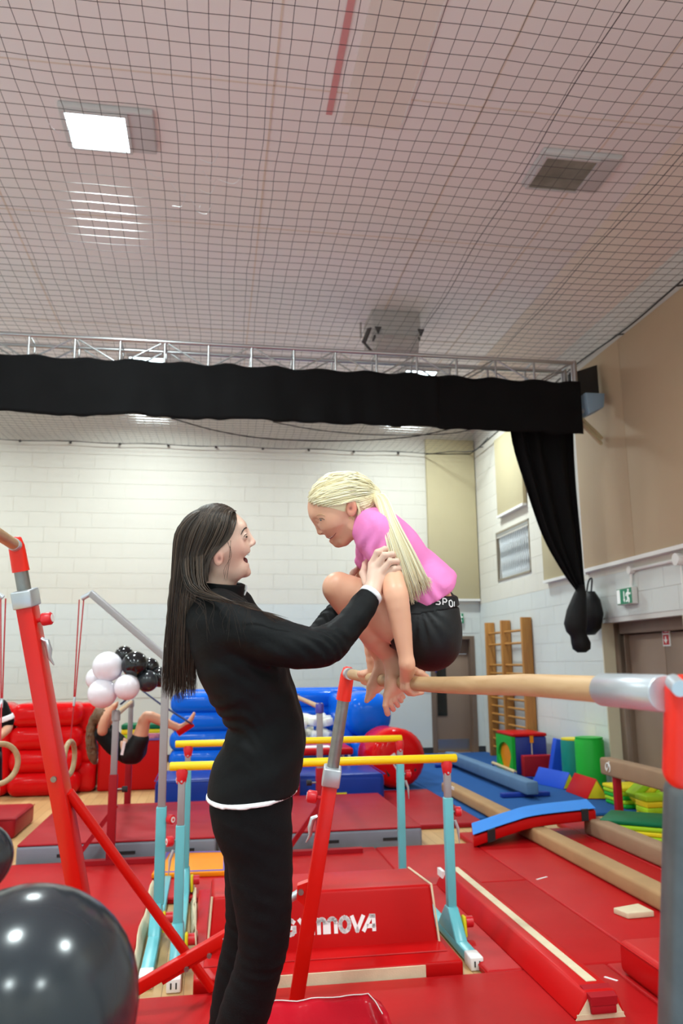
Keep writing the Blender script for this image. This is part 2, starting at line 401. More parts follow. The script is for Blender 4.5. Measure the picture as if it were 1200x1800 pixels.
# exit signs
m_green = mat('sign_green', srgb(16, 118, 82), .4, emit=srgb(16, 118, 82), emit_str=.25)
m_signw = mat('sign_white', srgb(240, 244, 240), .4, emit=(1, 1, 1), emit_str=.2)
m_signbox = mat('sign_case', srgb(214, 212, 208), .5)
def exit_sign(c, ax, nrm, w, h, t, label, arrow):
    ax, nrm = V(ax), V(nrm); up = V((0, 0, 1))     # ax: reading direction, nrm: out of the wall
    root = thing('exit_sign', label, 'sign', c)
    def quad(m, u0, u1, v0, v1, d0, d1):
        pts = []
        for v in (v0, v1):
            for d in (d0, d1):
                for u_ in (u0, u1): pts.append(c + ax * u_ + nrm * d + up * v)
        return m.addv(pts, [(0, 2, 3, 1), (4, 5, 7, 6), (0, 1, 5, 4), (2, 6, 7, 3), (0, 4, 6, 2), (1, 3, 7, 5)])
    quad(MB(), -w / 2, w / 2, -h / 2, h / 2, 0, t).build('case', m_signbox, root, bevel=.004)
    quad(MB(), -w / 2 + .006, w / 2 - .006, -h / 2 + .006, h / 2 - .006, t + .0005, t + .004).build('green_face', m_green, root)
    T = t + .004
    man = MB()
    def stroke(pts, wd):
        for i in range(len(pts) - 1):
            a_, b_ = [c + ax * (p[0] * w) + up * (p[1] * h) + nrm * (T + .002) for p in (pts[i], pts[i + 1])]
            man.bar(a_, b_, wd * h, .003, nrm)
    x = .26
    man.tube([c + ax * ((x + .03) * w) + up * (.33 * h) + nrm * T, c + ax * ((x + .03) * w) + up * (.33 * h) + nrm * (T + .004)], .075 * h, 12)
    stroke([(x + .03, .24), (x - .03, -.05)], .15); stroke([(x - .03, -.05), (x + .07, -.2), (x + .03, -.42)], .10)
    stroke([(x - .03, -.05), (x - .03, -.28), (x - .15, -.33)], .10); stroke([(x + .02, .2), (x + .12, .08), (x + .17, .16)], .08); stroke([(x, .2), (x - .12, .12), (x - .13, -.02)], .08)
    man.build('running_figure', m_signw, root)
    if arrow:
        ar = MB(); ar.bar(c + up * (.3 * h) + nrm * (T + .002), c - up * (.2 * h) + nrm * (T + .002), .08 * h, .003, nrm)
        ar.prism([c + ax * (-.05 * w) - up * (.18 * h) + nrm * T, c + ax * (.05 * w) - up * (.18 * h) + nrm * T, c - up * (.38 * h) + nrm * T], nrm * .004); ar.build('arrow', m_signw, root)
    quad(MB(), -.46 * w, -.27 * w, -.42 * h, .42 * h, T, T + .003).build('door_symbol', m_signw, root)
    return root
c = XW(1107, 1048, XR - .012)
exit_sign(V((XR - .012, c.y, c.z)), (0, -1, 0), (-1, 0, 0), .30, .165, .06, 'green and white emergency exit sign above the wide double door', True)
c = YW(800, 1087, YB - .012)
exit_sign(V((c.x, YB - .012, c.z)), (1, 0, 0), (0, -1, 0), .25, .16, .04, 'small green running-man exit sign above the single back door', False)

# ---------------------------------------------------------------- ceiling lamps
m_lamp = mat('lamp_lit', (1, 1, 1), .4, emit=(.735, .95, 1.0), emit_str=6.0)
m_lampoff = mat('lamp_off', srgb(150, 150, 138), .15, noise_amt=.3, noise_scale=6)
m_case = mat('lamp_case', srgb(205, 204, 204), .5)
proto = None
for x in (-4.65, -.93, 2.8):
    for y in (-4.4, .6, 5.62, 10.38):
        lit = not (x > 2 and y == 5.62)
        if (x, y) == (-.93, 5.62): lb = 'bright lit square ceiling lamp above the netting, over the coach'
        elif not lit: lb = 'unlit grey ceiling lamp behind the netting'
        elif (x, y) == (-.93, 10.38): lb = 'lit ceiling lamp shining through the truss above the black valance, far from the heater'
        elif (x, y) == (2.8, 10.38): lb = 'lit ceiling lamp just below the hanging heater, behind the truss'
        else: lb = 'lit square ceiling lamp over the rest of the hall, away from the valance'
        root = thing('ceiling_lamp', lb, 'ceiling lamp', (x, y, ZC), 'ceiling lamps')
        MB().box(x - .26, x + .42, y - .24, y + .24, ZC - .05, ZC - .001).build('housing', m_case, root, bevel=.01)
        fr = MB()
        for (x0, x1, y0, y1) in ((-.235, .235, -.225, -.205), (-.235, .235, .205, .225), (-.235, -.215, -.205, .205), (.215, .235, -.205, .205)): fr.box(x + x0, x + x1, y + y0, y + y1, ZC - .075, ZC - .05)
        fr.build('frame', m_case, root)
        MB().box(x - .213, x + .213, y - .203, y + .203, ZC - .068, ZC - .051).build('diffuser', m_lamp if lit else m_lampoff, root)
        if lit:
            ld = bpy.data.lights.new('lamp_light', 'AREA'); ld.shape = 'RECTANGLE'; ld.size = .42; ld.size_y = .40
            ld.energy = LAMP_POWER; ld.color = LAMP_COLOR; ld.spread = math.radians(155)
            lo_ = bpy.data.objects.new('lamp_light', ld); COL.objects.link(lo_); lo_.parent = root; lo_.location = (0, 0, -.08)

# ---------------------------------------------------------------- hanging heater
hc = P(695, 586, 9.35); hx, hy, hz = hc.x, hc.y, hc.z
m_heat = mat('heater_case', srgb(196, 190, 186), .5, noise_amt=.1)
m_heatd = mat('heater_bracket', srgb(70, 66, 66), .6)
ht = thing('unit_heater', 'pale grey air heater hung from the ceiling on rods', 'heater', (hx, hy, ZC))
MB().box(hx - .30, hx + .28, hy - .1, hy + .42, hz - .12, hz + .26).build('casing', m_heat, ht, bevel=.02)
MB().box(hx - .14, hx + .1, hy - .02, hy + .3, hz + .26, hz + .31).build('flue_collar', m_heatd, ht, bevel=.01)
MB().tube([(hx - .28, hy - .16, hz - .24), (hx + .2, hy - .16, hz - .24)], .13, 20).build('fan_drum', m_heat, ht, smooth=True)
MB().box(hx - .3, hx + .24, hy - .2, hy - .09, hz - .15, hz - .12).build('outlet_lip', m_heatd, ht)
for sx in (-.24, .27):
    MB().prism([(hx + sx - .03, hy - .12, hz + .02), (hx + sx + .05, hy - .12, hz + .02), (hx + sx + .01, hy - .12, hz - .07)], (0, .03, 0)).build('corner_bracket', m_heatd, ht)
br_ = MB(); br_.bar((hx - .33, hy - .1, hz + .0), (hx - .42, hy - .2, hz - .22), .05, .02); br_.bar((hx - .42, hy - .2, hz - .22), (hx - .30, hy - .2, hz - .36), .03, .02); br_.build('tilt_arm', m_heatd, ht)
for sx, sy in ((-.27, .0), (.24, .0), (-.36, .3), (.25, .38)):
    MB().tube([(hx + sx, hy + sy, hz + .05), (hx + sx, hy + sy, ZC)], .012, 8).build('hanging_rod', m_heat, ht, smooth=True)
MB().box(hx + .1, hx + .2, hy + .3, hy + .38, ZC - .1, ZC - .02).build('cable_box', m_heatd, ht)

# ---------------------------------------------------------------- safety net under the ceiling
m_net = mat('net_cord', (.02, .016, .016), .3, spec=.6)
net = thing('safety_net', 'black square-mesh safety net stretched across under the whole ceiling', 'net', (0, 6, ZN))
X0, X1, Y0, Y1, CE = -5.2, XR - .1, 2.4, YB - .1, .108
nx, ny = int((X1 - X0) / CE), int((Y1 - Y0) / CE)
KN = np.zeros((nx + 1, ny + 1, 3))
for i in range(nx + 1):
    for j in range(ny + 1):
        x = X0 + (X1 - X0) * i / nx; y_ = Y0 + (Y1 - Y0) * j / ny
        q = noise.noise_vector(V((x * 3, y_ * 3, 1.7))); q2 = noise.noise_vector(V((x * .6, y_ * .6, 9.2)))
        e_ = min(1, (X1 - x) * 2, (Y1 - y_) * 2)
        KN[i, j] = (x + .012 * q.x * e_ + .03 * q2.x * e_, y_ + .010 * q.y * e_ + .03 * q2.y * e_, ZN + (.02 * q2.z + .006 * q.z - .03 * math.sin(y_ * .7) ** 2) * e_)
vv, ff = [], []
def strand(pl, r, ax):
    o = len(vv) // 1
    n = len(pl); k0 = sum(len(x) for x in vvl)
    offs = [(0, r), (.866 * r, -.5 * r), (-.866 * r, -.5 * r)]
    arr = np.zeros((n, 3, 3))
    for t, (u_, w_) in enumerate(offs):
        arr[:, t, :] = pl; arr[:, t, ax] += u_; arr[:, t, 2] += w_
    vvl.append(arr.reshape(-1, 3))
    i = np.arange(n - 1)[:, None] * 3 + k0
    for t in range(3):
        a_ = i + t; b_ = i + (t + 1) % 3
        fl.append(np.concatenate([a_, b_, b_ + 3, a_ + 3], axis=1))
vvl, fl = [], []
for i in range(nx + 1): strand(KN[i], .0021, 0)
for j in range(ny + 1): strand(KN[:, j], .0021, 1)
me = bpy.data.meshes.new('netting'); me.from_pydata(np.concatenate(vvl).tolist(), [], np.concatenate(fl).tolist())
me.materials.append(m_net); no = bpy.data.objects.new('netting', me); COL.objects.link(no)
me.transform(Matrix.Translation(-net.location)); no.parent = net; no['kind'] = 'stuff'
rp = MB()
edge = [(X1, y_, ZN + .03 * math.sin(y_ * 2.1) * math.sin(y_ * .6)) for y_ in np.linspace(Y0, Y1, 60)]
rp.tube(edge, .009, 6); rp.tube([(x, Y1, ZN + .01 * math.sin(x * 5)) for x in np.linspace(X0, X1, 40)], .006, 6)
rp.build('border_rope', m_black, net, smooth=True)
for k in range(11):
    x = -3.6 + k * .72; MB().ball((x, Y1 + .05, ZN), .022, 8, 6).build('hook', m_heatd, net)
for k in range(9):
    yy = 2.8 + k * 1.1; MB().bar((X1, yy, ZN), (XR, yy, ZN + .02), .012, .012).build('hook', m_heatd, net)
# lacing cords: two long seams and loose tied ends near the lamp
ls = MB()
for (xa, xb) in ((2.02, 2.06), (3.0, 3.05)):
    ls.tube([(xa + (xb - xa) * t + .012 * math.sin(t * 30), 2.5 + 8.5 * t, ZN - .012) for t in np.linspace(0, 1, 60)], .003, 5)
ls.build('lacing_cord', m_black, net, smooth=True)
m_twine = mat('loose_twine', srgb(225, 228, 230), .4)
for (x0, y0, x1, y1) in ((80, 210, 108, 230), (240, 282, 288, 312), (300, 322, 326, 340), (335, 350, 352, 360), (345, 372, 372, 358), (352, 280, 384, 268), (356, 300, 380, 316), (384, 316, 428, 306), (350, 333, 378, 325), (303, 362, 326, 340)):
    a_, b_ = F(x0, y0, ZN - .02), F(x1, y1, ZN - .02)
    m_ = (a_ + b_) / 2 + V((.02, .03, -.03))
    MB().tube(bez([a_, m_, b_], 8), .0022, 5).build('loose_twine', m_twine, net, smooth=True)

# ---------------------------------------------------------------- truss with black drapes
YT = 7.6
tr = thing('lighting_truss', 'aluminium box truss spanning the hall above the black valance', 'truss', (XL, YT, 4.3))
xa, xb = XL, 3.72
ZT0, ZT1 = 4.20, 4.45
for (dy, z) in ((-.11, ZT1), (.13, ZT1 - .01), (-.11, ZT0 - .02), (.13, ZT0 - .02)):
    MB().tube([(xa, YT + dy, z), (xb, YT + dy, z)], .022, 10).build('chord', m_alu, tr, smooth=True)
k = 0; x = xb - .03
while x > -3.0:
    for dy in (-.11, .13):
        MB().tube([(x, YT + dy, ZT0 - .02), (x, YT + dy, ZT1)], .012, 8).build('strut', m_alu, tr, smooth=True)
        z0, z1 = (ZT0, ZT1) if k % 2 else (ZT1, ZT0)
        MB().tube([(x, YT + dy, z0), (x - .42, YT + dy, z1)], .009, 8).build('brace', m_alu, tr, smooth=True)
    MB().tube([(x, YT - .11, ZT1), (x, YT + .13, ZT1)], .009, 8).build('cross_strut', m_alu, tr, smooth=True)
    x -= .42; k += 1
for dy in (-.11, .13):
    MB().tube([(xb, YT + dy, ZT1 + .02), (xb, YT + dy, 3.8)], .026, 10).build('end_leg', m_alu, tr, smooth=True)
MB().prism([(xb, YT + .02, 4.38), (XR - .1, YT + .02, 4.5), (XR - .1, YT + .02, 4.1), (xb, YT + .02, 4.05)], (0, .04, 0)).build('wall_bracket', m_black, tr)
lp = thing('stage_light', 'blue grey stage lamp clamped at the truss end by the tan wall panel', 'stage light', (3.9, YT - .1, 4.0))
MB().hexa([(3.80, YT - .2, 3.86), (3.98, YT - .2, 3.95), (3.98, YT + .0, 3.95), (3.80, YT + .0, 3.86)], [(3.78, YT - .2, 4.1), (4.0, YT - .2, 4.1), (4.0, YT + .0, 4.1), (3.78, YT + .0, 4.1)]).build('lamp_body', mat('stage_light_blue', srgb(130, 156, 176), .5), lp, bevel=.01)
MB().tube([(3.75, YT - .1, 3.93), (3.82, YT - .1, 3.93)], .03, 12).build('clamp', m_alu, lp, smooth=True)
br_ = MB(); br_.bar((3.78, YT - .05, 3.86), (4.05, YT + .05, 3.68), .05, .03); br_.bar((3.8, YT - .05, 3.80), (4.05, YT + .05, 3.62), .03, .03)
bo = br_.build('stay_bar', m_panel, tr)

m_velvet = mat('black_drape', (.0055, .0055, .006), .85, spec=.15, noise_amt=.3, noise_scale=3)
def cloth(name, grid, m, parent=None, th=.006):
    nu, nv = len(grid), len(grid[0]); b = MB()
    b.v = [tuple(p) for row in grid for p in row]
    for i in range(nu - 1):
        for j in range(nv - 1): b.f.append((i * nv + j, i * nv + j + 1, (i + 1) * nv + j + 1, (i + 1) * nv + j)); b.mi.append(0)
    o = b.build(name, m, parent, smooth=math.pi, fix=False)
    md = o.modifiers.new('Solidify', 'SOLIDIFY'); md.thickness = th
    return o
def vfold(x, t):
    a_ = noise.noise(V((x * 1.9, 3.1, t * .35))) * .075 + noise.noise(V((x * 5.5, 7.7, t * .8))) * .03
    return a_ * (.35 + .65 * t)
g = []
for i in range(520):
    x = XL + (3.74 - XL) * i / 519; row = []
    zt = ZT0 + .012 + .012 * math.sin(x * 14) + .01 * noise.noise(V((x * 6, 0, 0)))
    zb = 3.655 + .02 * noise.noise(V((x * 2.2, 5, 0))) + .018 * noise.noise(V((x * 6, 8, 0)))
    fl_ = 1.0 if x < 2.2 else .35
    for j in range(15):
        t = j / 14; row.append((x, YT - .17 - (.03 + vfold(x, t)) * fl_, zt + (zb - zt) * t))
    g.append(row)
vo = cloth('drape_valance', g, m_velvet)
tag(vo, 'long black gathered valance hanging along the truss', 'curtain')
# hanging leg tied back
g = []
top0, top1 = YW(898, 755, YT), YW(1008, 755, YT)
tie = YW(1024, 1035, YT + .1)
cl_ = [V((top0.x, YT - .12, 4.2)), YW(898, 762, YT), YW(925, 858, YT), YW(955, 942, YT), YW(990, 1005, YT), YW(1013, 1038, YT)]
cr_ = [V((3.7, YT - .12, 4.2)), YW(1008, 762, YT), YW(1012, 858, YT), YW(1019, 942, YT), YW(1024, 1005, YT), YW(1028, 1038, YT)]
L, R_ = bez(cl_, 30), bez(cr_, 30)
for i in range(61):
    s_ = i / 60; row = []
    for j in range(31):
        p = L[j].lerp(R_[j], s_); t = j / 30
        row.append(tuple(p + V((0, (.05 * math.sin(s_ * 24 + 2 * math.sin(s_ * 5)) + .04 * noise.noise(V((s_ * 7, t * 2, 0)))) * (1 - .75 * t), 0))))
    g.append(row)
lo = cloth('tied_curtain', g, m_velvet); tag(lo, 'black side curtain gathered to a knot beside the right wall', 'curtain')

# ================================================================ mats on the floor
TM = .04
def vinyl(name, c, rough=.38, bump=.12, bs=7, na=.10):
    return mat(name, srgb(*c), rough, spec=.16, noise_amt=na, noise_scale=2.5, bump=bump, bump_scale=bs, rough_var=.08)
m_red = vinyl('vinyl_red', (184, 18, 22), .45); m_red2 = vinyl('vinyl_red_bright', (194, 13, 15), .38); m_red_d = vinyl('vinyl_red_dark', (164, 26, 36), .45)
m_beige = mat('velcro_beige', srgb(222, 204, 172), .85, noise_amt=.08, noise_scale=20, bump=.1, bump_scale=150)
m_grey = vinyl('vinyl_grey', (128, 134, 146), .45)
m_blue_d = vinyl('vinyl_navy', (30, 58, 150), .33, bump=.35); m_blue = vinyl('vinyl_blue', (20, 112, 226), .25, bump=.35, bs=5)
m_carpet = mat('carpet_blue', srgb(14, 82, 150), .95, noise_amt=.15, noise_scale=60, bump=.2, bump_scale=300)
m_sky = vinyl('vinyl_sky_blue', (54, 142, 236), .5)
m_green = vinyl('vinyl_green', (34, 172, 56), .4); m_green_d = vinyl('vinyl_dark_green', (12, 104, 66), .4); m_yellow = vinyl('vinyl_yellow', (236, 214, 40), .4)
m_lime = vinyl('vinyl_lime', (170, 214, 40), .4); m_orange = vinyl('vinyl_orange', (250, 148, 22), .4); m_purple = vinyl('vinyl_purple', (110, 96, 176), .45)
m_teal = vinyl('vinyl_teal', (14, 128, 116), .4); m_roy = vinyl('vinyl_royal', (38, 84, 206), .38)
m_white = mat('white_plastic', srgb(238, 238, 236), .45)
m_blk = mat('black_webbing', (.012, .012, .014), .7)

def pad(name, label, cat, m, x0, x1, y0, y1, z0, z1, bv=.012, group=None, seams=True):
    root = thing(name, label, cat, ((x0 + x1) / 2, (y0 + y1) / 2, z0), group)
    MB().box(x0, x1, y0, y1, z0, z1).build('cover', m, root, bevel=min(bv, (z1 - z0) * .45), seg=3)
    if seams:
        s = MB(); r = .004; z = z1 - .012
        for a_, b_ in (((x0, y0), (x1, y0)), ((x1, y0), (x1, y1)), ((x0, y1), (x0, y0))):
            s.tube([(a_[0], a_[1], z), (b_[0], b_[1], z)], r, 5)
        s.build('seam_piping', m, root, smooth=True)
    return root
GF = 'red floor mats'
pad('floor_mat', 'wide red floor mat in front, under the coach and the bars', 'mat', m_red, -.95, 1.74, 1.0, 3.6, 0, TM, group=GF)
pad('floor_mat', 'red floor mat under the near end of the low red training beam', 'mat', m_red, 1.745, 3.3, 1.0, 3.6, 0, TM, group=GF)
pad('floor_mat', 'red floor mat beside the front half of the low red beam', 'mat', m_red, 1.2, 1.93, 3.605, 4.97, 0, TM, group=GF)
pad('floor_mat', 'red floor mat beyond the low red beam, reaching the bare wood', 'mat', m_red, 1.2, 1.93, 4.975, 6.03, 0, TM, group=GF)
pad('floor_mat', 'red floor mat lying along under the long brown beam', 'mat', m_red, 1.935, 2.86, 3.605, 6.4, 0, TM, group=GF)
pad('floor_mat', 'red floor mat under the second brown beam and green mats', 'mat', m_red, 2.865, 4.1, 3.605, 6.65, 0, TM, group=GF)
pad('floor_mat', 'red floor mat between the block and the grey-sided landing mats', 'mat', m_red, -.3, 1.195, 5.02, 6.05, 0, TM, group=GF)
pad('floor_mat', 'red floor mat under the left red post of the bars', 'mat', m_red, -3.2, -.33, 3.62, 6.0, 0, TM, group=GF)
pad('floor_mat', 'small dull red mat between the wood and the blue carpet', 'mat', m_red_d, 1.72, 2.28, 6.75, 8.6, 0, TM, group=GF)
pad('carpet_mat', 'blue carpeted floor mat in the corner with the foam shapes', 'mat', m_carpet, 2.3, 4.12, 6.98, 11.95, 0, .03, group='blue carpet mats', seams=False)
pad('carpet_mat', 'blue carpeted floor mat under the red air barrel', 'mat', m_carpet, 1.7, 2.295, 8.65, 9.22, 0, .03, group='blue carpet mats', seams=False)
pad('carpet_mat', 'narrow blue carpeted strip between the foam pit and the grey blue beam', 'mat', m_carpet, 2.13, 2.295, 9.225, 11.95, 0, .03, group='blue carpet mats', seams=False)
pad('bounce_mat', 'added pale blue mat behind the camera that cools the ceiling bounce light', 'mat', mat('bounce_blue', srgb(178, 196, 212), .95), -6.4, 4.0, -5.8, .9, 0, .04, seams=False)  # unseen mat, added so its colour cools the light bounced to the ceiling
pad('bounce_mat', 'added pale blue mat along the left wall for cooler ceiling bounce light', 'mat', mat('bounce_blue_b', srgb(178, 196, 212), .95), -6.4, -3.4, 1.0, 11.5, 0, .04, seams=False)  # second added mat, out of view, for bluer bounce on the ceiling
# small printed tags lying on the mats
MB().bar(F(1062, 1717, TM + .001), F(1085, 1724, TM + .001), .012, .002).build('mat_tag', m_white); tag(bpy.context.scene.objects['mat_tag'], 'thin white printed strip on the red mat by the red block', 'tag')
o = MB().bar(F(943, 1546, TM + .001), F(961, 1541, TM + .001), .012, .002).build('mat_tag', m_white); tag(o, 'thin white printed strip on the red mat by the long brown beam', 'tag')

# upturned beige edge flaps
def flap(pa, pb, h, label, lean=.02):
    a_, b_ = F(*pa), F(*pb); n = 14; g = []
    for i in range(n + 1):
        p = a_.lerp(b_, i / n); w_ = .012 * noise.noise(V((i * .5, pa[0], 0)))
        g.append([tuple(p + V((w_ * j / 3 + lean * j / 3, 0, h * (.75 + .25 * math.sin(i * .9 + pa[0])) * j / 3))) for j in range(4)])
    o = cloth('edge_flap', g, m_beige, None, .006); tag(o, label, 'mat flap')
flap((236, 1742), (276, 1565), .09, 'curled beige fabric flap along the bare wood by the ring stand', -.03)
flap((334, 1655), (334, 1580), .08, 'short upturned beige flap behind the turquoise post base')
flap((346, 1706), (345, 1600), .14, 'tall pointed beige flap standing at the left end of the red block', -.01)

# thick landing mats with grey sides
def landing(label, x0, x1, y0, y1, z1, group='grey-sided landing mats'):
    root = thing('landing_mat', label, 'mat', ((x0 + x1) / 2, (y0 + y1) / 2, 0), group)
    MB().box(x0, x1, y0, y1, .0, z1 - .012).build('side_cover', m_grey, root, bevel=.02, seg=3)
    MB().box(x0 + .004, x1 - .004, y0 + .004, y1 - .004, z1 - .014, z1).build('top_cover', m_red_d, root, bevel=.006)
    for k in range(3):
        hx_ = x0 + (x1 - x0) * (.2 + .3 * k); MB().box(hx_, hx_ + .12, y0 - .006, y0, z1 * .4, z1 * .4 + .02).build('carry_handle', m_blk, root)
landing('red landing mat with grey sides beside the balloon post', -1.30, .055, 6.08, 7.65, .15)
landing('red landing mat with grey sides by the turquoise right post', .075, 1.58, 6.13, 7.75, .15)
MB().box(-1.6, .0, 5.99, 6.03, .0, .035).build('floor_rail', m_red_d); tag(scene.objects['floor_rail'], 'dark red steel base rail along the front of the landing mat', 'rail')
pad('crash_block', 'plain red foam block at the end of the landing mat', 'block', m_red_d, -3.3, YW(27, 1440, 7.08).x, 7.08, 7.8, 0, YW(15, 1438, 7.08).z, .03)
# navy crash mat
cr = pad('crash_mat', 'navy blue crash mat behind the landing mats', 'crash mat', m_blue_d, -.5, 1.68, 7.9, 8.62, 0, .31, .06)
for x in (-.02, 1.2): MB().box(x, x + .1, 7.885, 7.9, .1, .14).build('label_tab', m_yellow, cr)
# orange mat
om = thing('exercise_mat', 'thin orange mat with a purple border lying on the red mat', 'mat', (-.1, 5.9, TM))
MB().hexa([F(266, 1545, TM), F(402, 1540, TM), F(402, 1503, TM), F(290, 1505, TM)], [p + V((0, 0, .03)) for p in (F(266, 1545, TM), F(402, 1540, TM), F(402, 1503, TM), F(290, 1505, TM))]).build('core', m_orange, om, bevel=.006)
pp = [F(266, 1545, TM), F(402, 1540, TM), F(402, 1503, TM), F(290, 1505, TM)]; cc = (pp[0] + pp[1] + pp[2] + pp[3]) / 4
out = [cc.lerp(p, .95) + V((0, 0, .0312)) for p in pp]; inn = [cc.lerp(p, .84) + V((0, 0, .0312)) for p in pp]
MB().addv(out + inn, [(i, (i + 1) % 4, 4 + (i + 1) % 4, 4 + i) for i in range(4)]).build('border', m_purple, om, fix=False)

# velcro-edged base mat and the big red block on it
bm_ = thing('base_mat', 'red mat with a beige edge strip carrying the big red block', 'mat', (.5, 4.2, 0))
MB().box(-.05, 1.10, 3.62, 4.98, 0, .085).build('cover', m_red2, bm_, bevel=.012, seg=3)
MB().box(.08, .93, 3.612, 3.62, .008, .078).build('edge_strip', m_beige, bm_)
for xx, ww in ((.70, .1), (.29, .06)):
    MB().addv([(xx, 3.60, .002), (xx + ww, 3.60, .004), (xx + ww * .7, 3.606, .024), (xx + ww * .3, 3.606, .022)], [(0, 1, 2, 3)]).build('peeled_tab', m_red2, bm_)
bk = thing('vault_block', 'large red trapezoid foam block lettered in white', 'foam block', (.6, 4.3, .085))
zb, zt = .088, .395
zt = .335
b4 = [V((.0, 3.80, zb)), V((1.045, 3.80, zb)), V((1.04, 4.30, zb)), V((.0, 4.30, zb))]
t4 = [V((.02, 3.865, zt)), V((1.03, 3.865, zt)), V((1.0, 4.19, zt)), V((.02, 4.19, zt))]
MB().hexa(b4, t4).build('cover', m_red2, bk, bevel=.018, seg=3)
for ch in ([b4[1], t4[1], t4[2]], [b4[0], t4[0]]):
    MB().tube([p_ + V((.002, -.002, 0)) for p_ in ch], .005, 6).build('piping', m_beige, bk, smooth=True)
MB().hexa([V((-.01, 3.74, .087)), V((1.065, 3.74, .087)), V((1.06, 3.81, .087)), V((-.01, 3.81, .087))], [V((-.01, 3.743, .091)), V((1.065, 3.743, .091)), V((1.05, 3.81, .112)), V((-.0, 3.81, .112))]).build('hem_flap', m_red2, bk)
# lettering in strokes on the sloping front face
def lettering(text_strokes, origin, ux, uy, size, width, nrm, m, name, parent, slant=0.0):
    mb = MB(); x = 0.0
    for adv, strokes in text_strokes:
        for st in strokes:
            for i in range(len(st) - 1):
                a_, b_ = st[i], st[i + 1]
                pa = origin + ux * ((x + a_[0] + slant * a_[1]) * size) + uy * (a_[1] * size) + nrm * .002
                pb = origin + ux * ((x + b_[0] + slant * b_[1]) * size) + uy * (b_[1] * size) + nrm * .002
                d = (pb - pa).normalized() * (width * size * .42)
                mb.bar(pa - d, pb + d, width * size, .002, nrm)
        x += adv
    return mb.build(name, m, parent)
def arc(cx, cy, rx, ry, a0, a1, n=10): return [(cx + rx * math.cos(math.radians(a0 + (a1 - a0) * i / n)), cy + ry * math.sin(math.radians(a0 + (a1 - a0) * i / n))) for i in range(n + 1)]
G_ = (.92, [arc(.4, .5, .3, .4, 50, 320), [(.65, .25), (.65, .48), (.42, .48)]])
Y_ = (.85, [[(.08, .9), (.38, .5), (.38, .1)], [(.68, .9), (.38, .5)]])
M_ = (1.05, [[(.1, .1), (.1, .65)] + arc(.3, .65, .2, .22, 180, 0) + [(.5, .1)], [(.5, .65)] + arc(.7, .65, .2, .22, 180, 0) + [(.9, .1)]])
N_ = (.80, [[(.1, .1), (.1, .6)] + arc(.34, .6, .24, .28, 180, 0) + [(.58, .1)]])
O_ = (.88, [arc(.38, .5, .3, .4, 0, 360, 18)])
V_ = (.78, [[(.02, .9), (.32, .1), (.74, .9)]])
A_ = (.9, [[(.0, .1), (.5, .9), (.68, .9), (.68, .1)], [(.3, .32), (.66, .32)]])
fu = V((1, 0, 0)); fv = (t4[0] - b4[0]); fv = V((0, fv.y, fv.z)).normalized(); fn = fu.cross(fv); 
if fn.y > 0: fn = -fn
d = ray(663, 1632); tt = (b4[0] - CAM).dot(fn) / d.dot(fn); pe = CAM + d * tt
d = ray(500, 1645); tt = (b4[0] - CAM).dot(fn) / d.dot(fn); ps = CAM + d * tt
tot = sum(l[0] for l in (G_, Y_, M_, N_, O_, V_, A_)); sz = (pe.x - ps.x) / tot
m_print = mat('white_print', srgb(244, 240, 240), .45)
lettering([G_, Y_, M_, N_, O_, V_, A_], V((ps.x, pe.y, pe.z - .01)) + fn * .0015, fu, fv, sz, .25, fn, m_print, 'lettering', bk)

# wrinkled red mat end in front
g = []
for i in range(25):
    s_ = i / 24; row = []
    for j in range(9):
        t = j / 8; px = 372 + s_ * 300; top = 1772 - s_ * 26 if s_ < .93 else 1748 + (s_ - .93) * 500
        base = F(px + 10, 1850, TM + .002)
        ptop = F(px, top, TM + .13)
        p = ptop.lerp(base + V((.02, -.1, 0)), t); p.z = (TM + .13) * (1 - t) + (TM + .003) * t + .012 * noise.noise(V((s_ * 9, t * 3, 0)))
        row.append(tuple(p))
    g.append(row)
wt = thing('wedge_mat', 'creased shiny red wedge mat with white piping in front of the block', 'mat', F(520, 1820, TM))
cloth('cover', g, vinyl('vinyl_red_creased', (196, 22, 40), .25, bump=.7, bs=12), wt, .02)
MB().tube([V(r_[0]) + V((0, 0, .002)) for r_ in g], .0018, 6).build('piping', m_white, wt, smooth=True)
pad('wedge_mat', 'small red mat corner with white edge beside the coach legs', 'mat', m_red2, -.5, -.15, 2.75, 3.1, TM + .001, TM + .06, .01)

# low red training beam with a white line
lb = thing('low_training_beam', 'low red padded training beam with a white stripe along its top', 'beam', (1.48, 4.1, TM))
xl0, xr0, xl1, xr1 = 1.355, 1.56, 1.405, 1.53; y0, y1, z0, z1 = 3.08, 4.98, TM + .001, TM + .092
MB().hexa([(xl0, y0, z0), (xr0, y0, z0), (xr0, y1, z0), (xl0, y1, z0)], [(xl1, y0 + .01, z1), (xr1, y0 + .01, z1), (xr1, y1, z1), (xl1, y1, z1)]).build('cover', m_red2, lb, bevel=.01)
MB().box(1.455, 1.497, y0 + .1, y1 - .01, z1, z1 + .0025).build('white_stripe', m_beige, lb)
ec = MB(); ec.prism([(xl0 + .004, y0 - .003, z0), (xl0 + .065, y0 - .003, z0), (xl1 + .012, y0 + .006, z1 - .02)], (0, .004, 0)); ec.prism([(xr0 - .065, y0 - .003, z0), (xr0 - .004, y0 - .003, z0), (xr1 - .012, y0 + .006, z1 - .02)], (0, .004, 0))
ec.box(xl0 + .01, xr0 - .01, y0 - .003, y0 + .002, z0, z0 + .018); ec.build('end_velcro', m_beige, lb)
MB().box(xl1 + .012, xr1 - .012, y0 - .016, y0 - .002, z0 + .02, z1 - .035).build('end_pad', m_red_d, lb, bevel=.005)
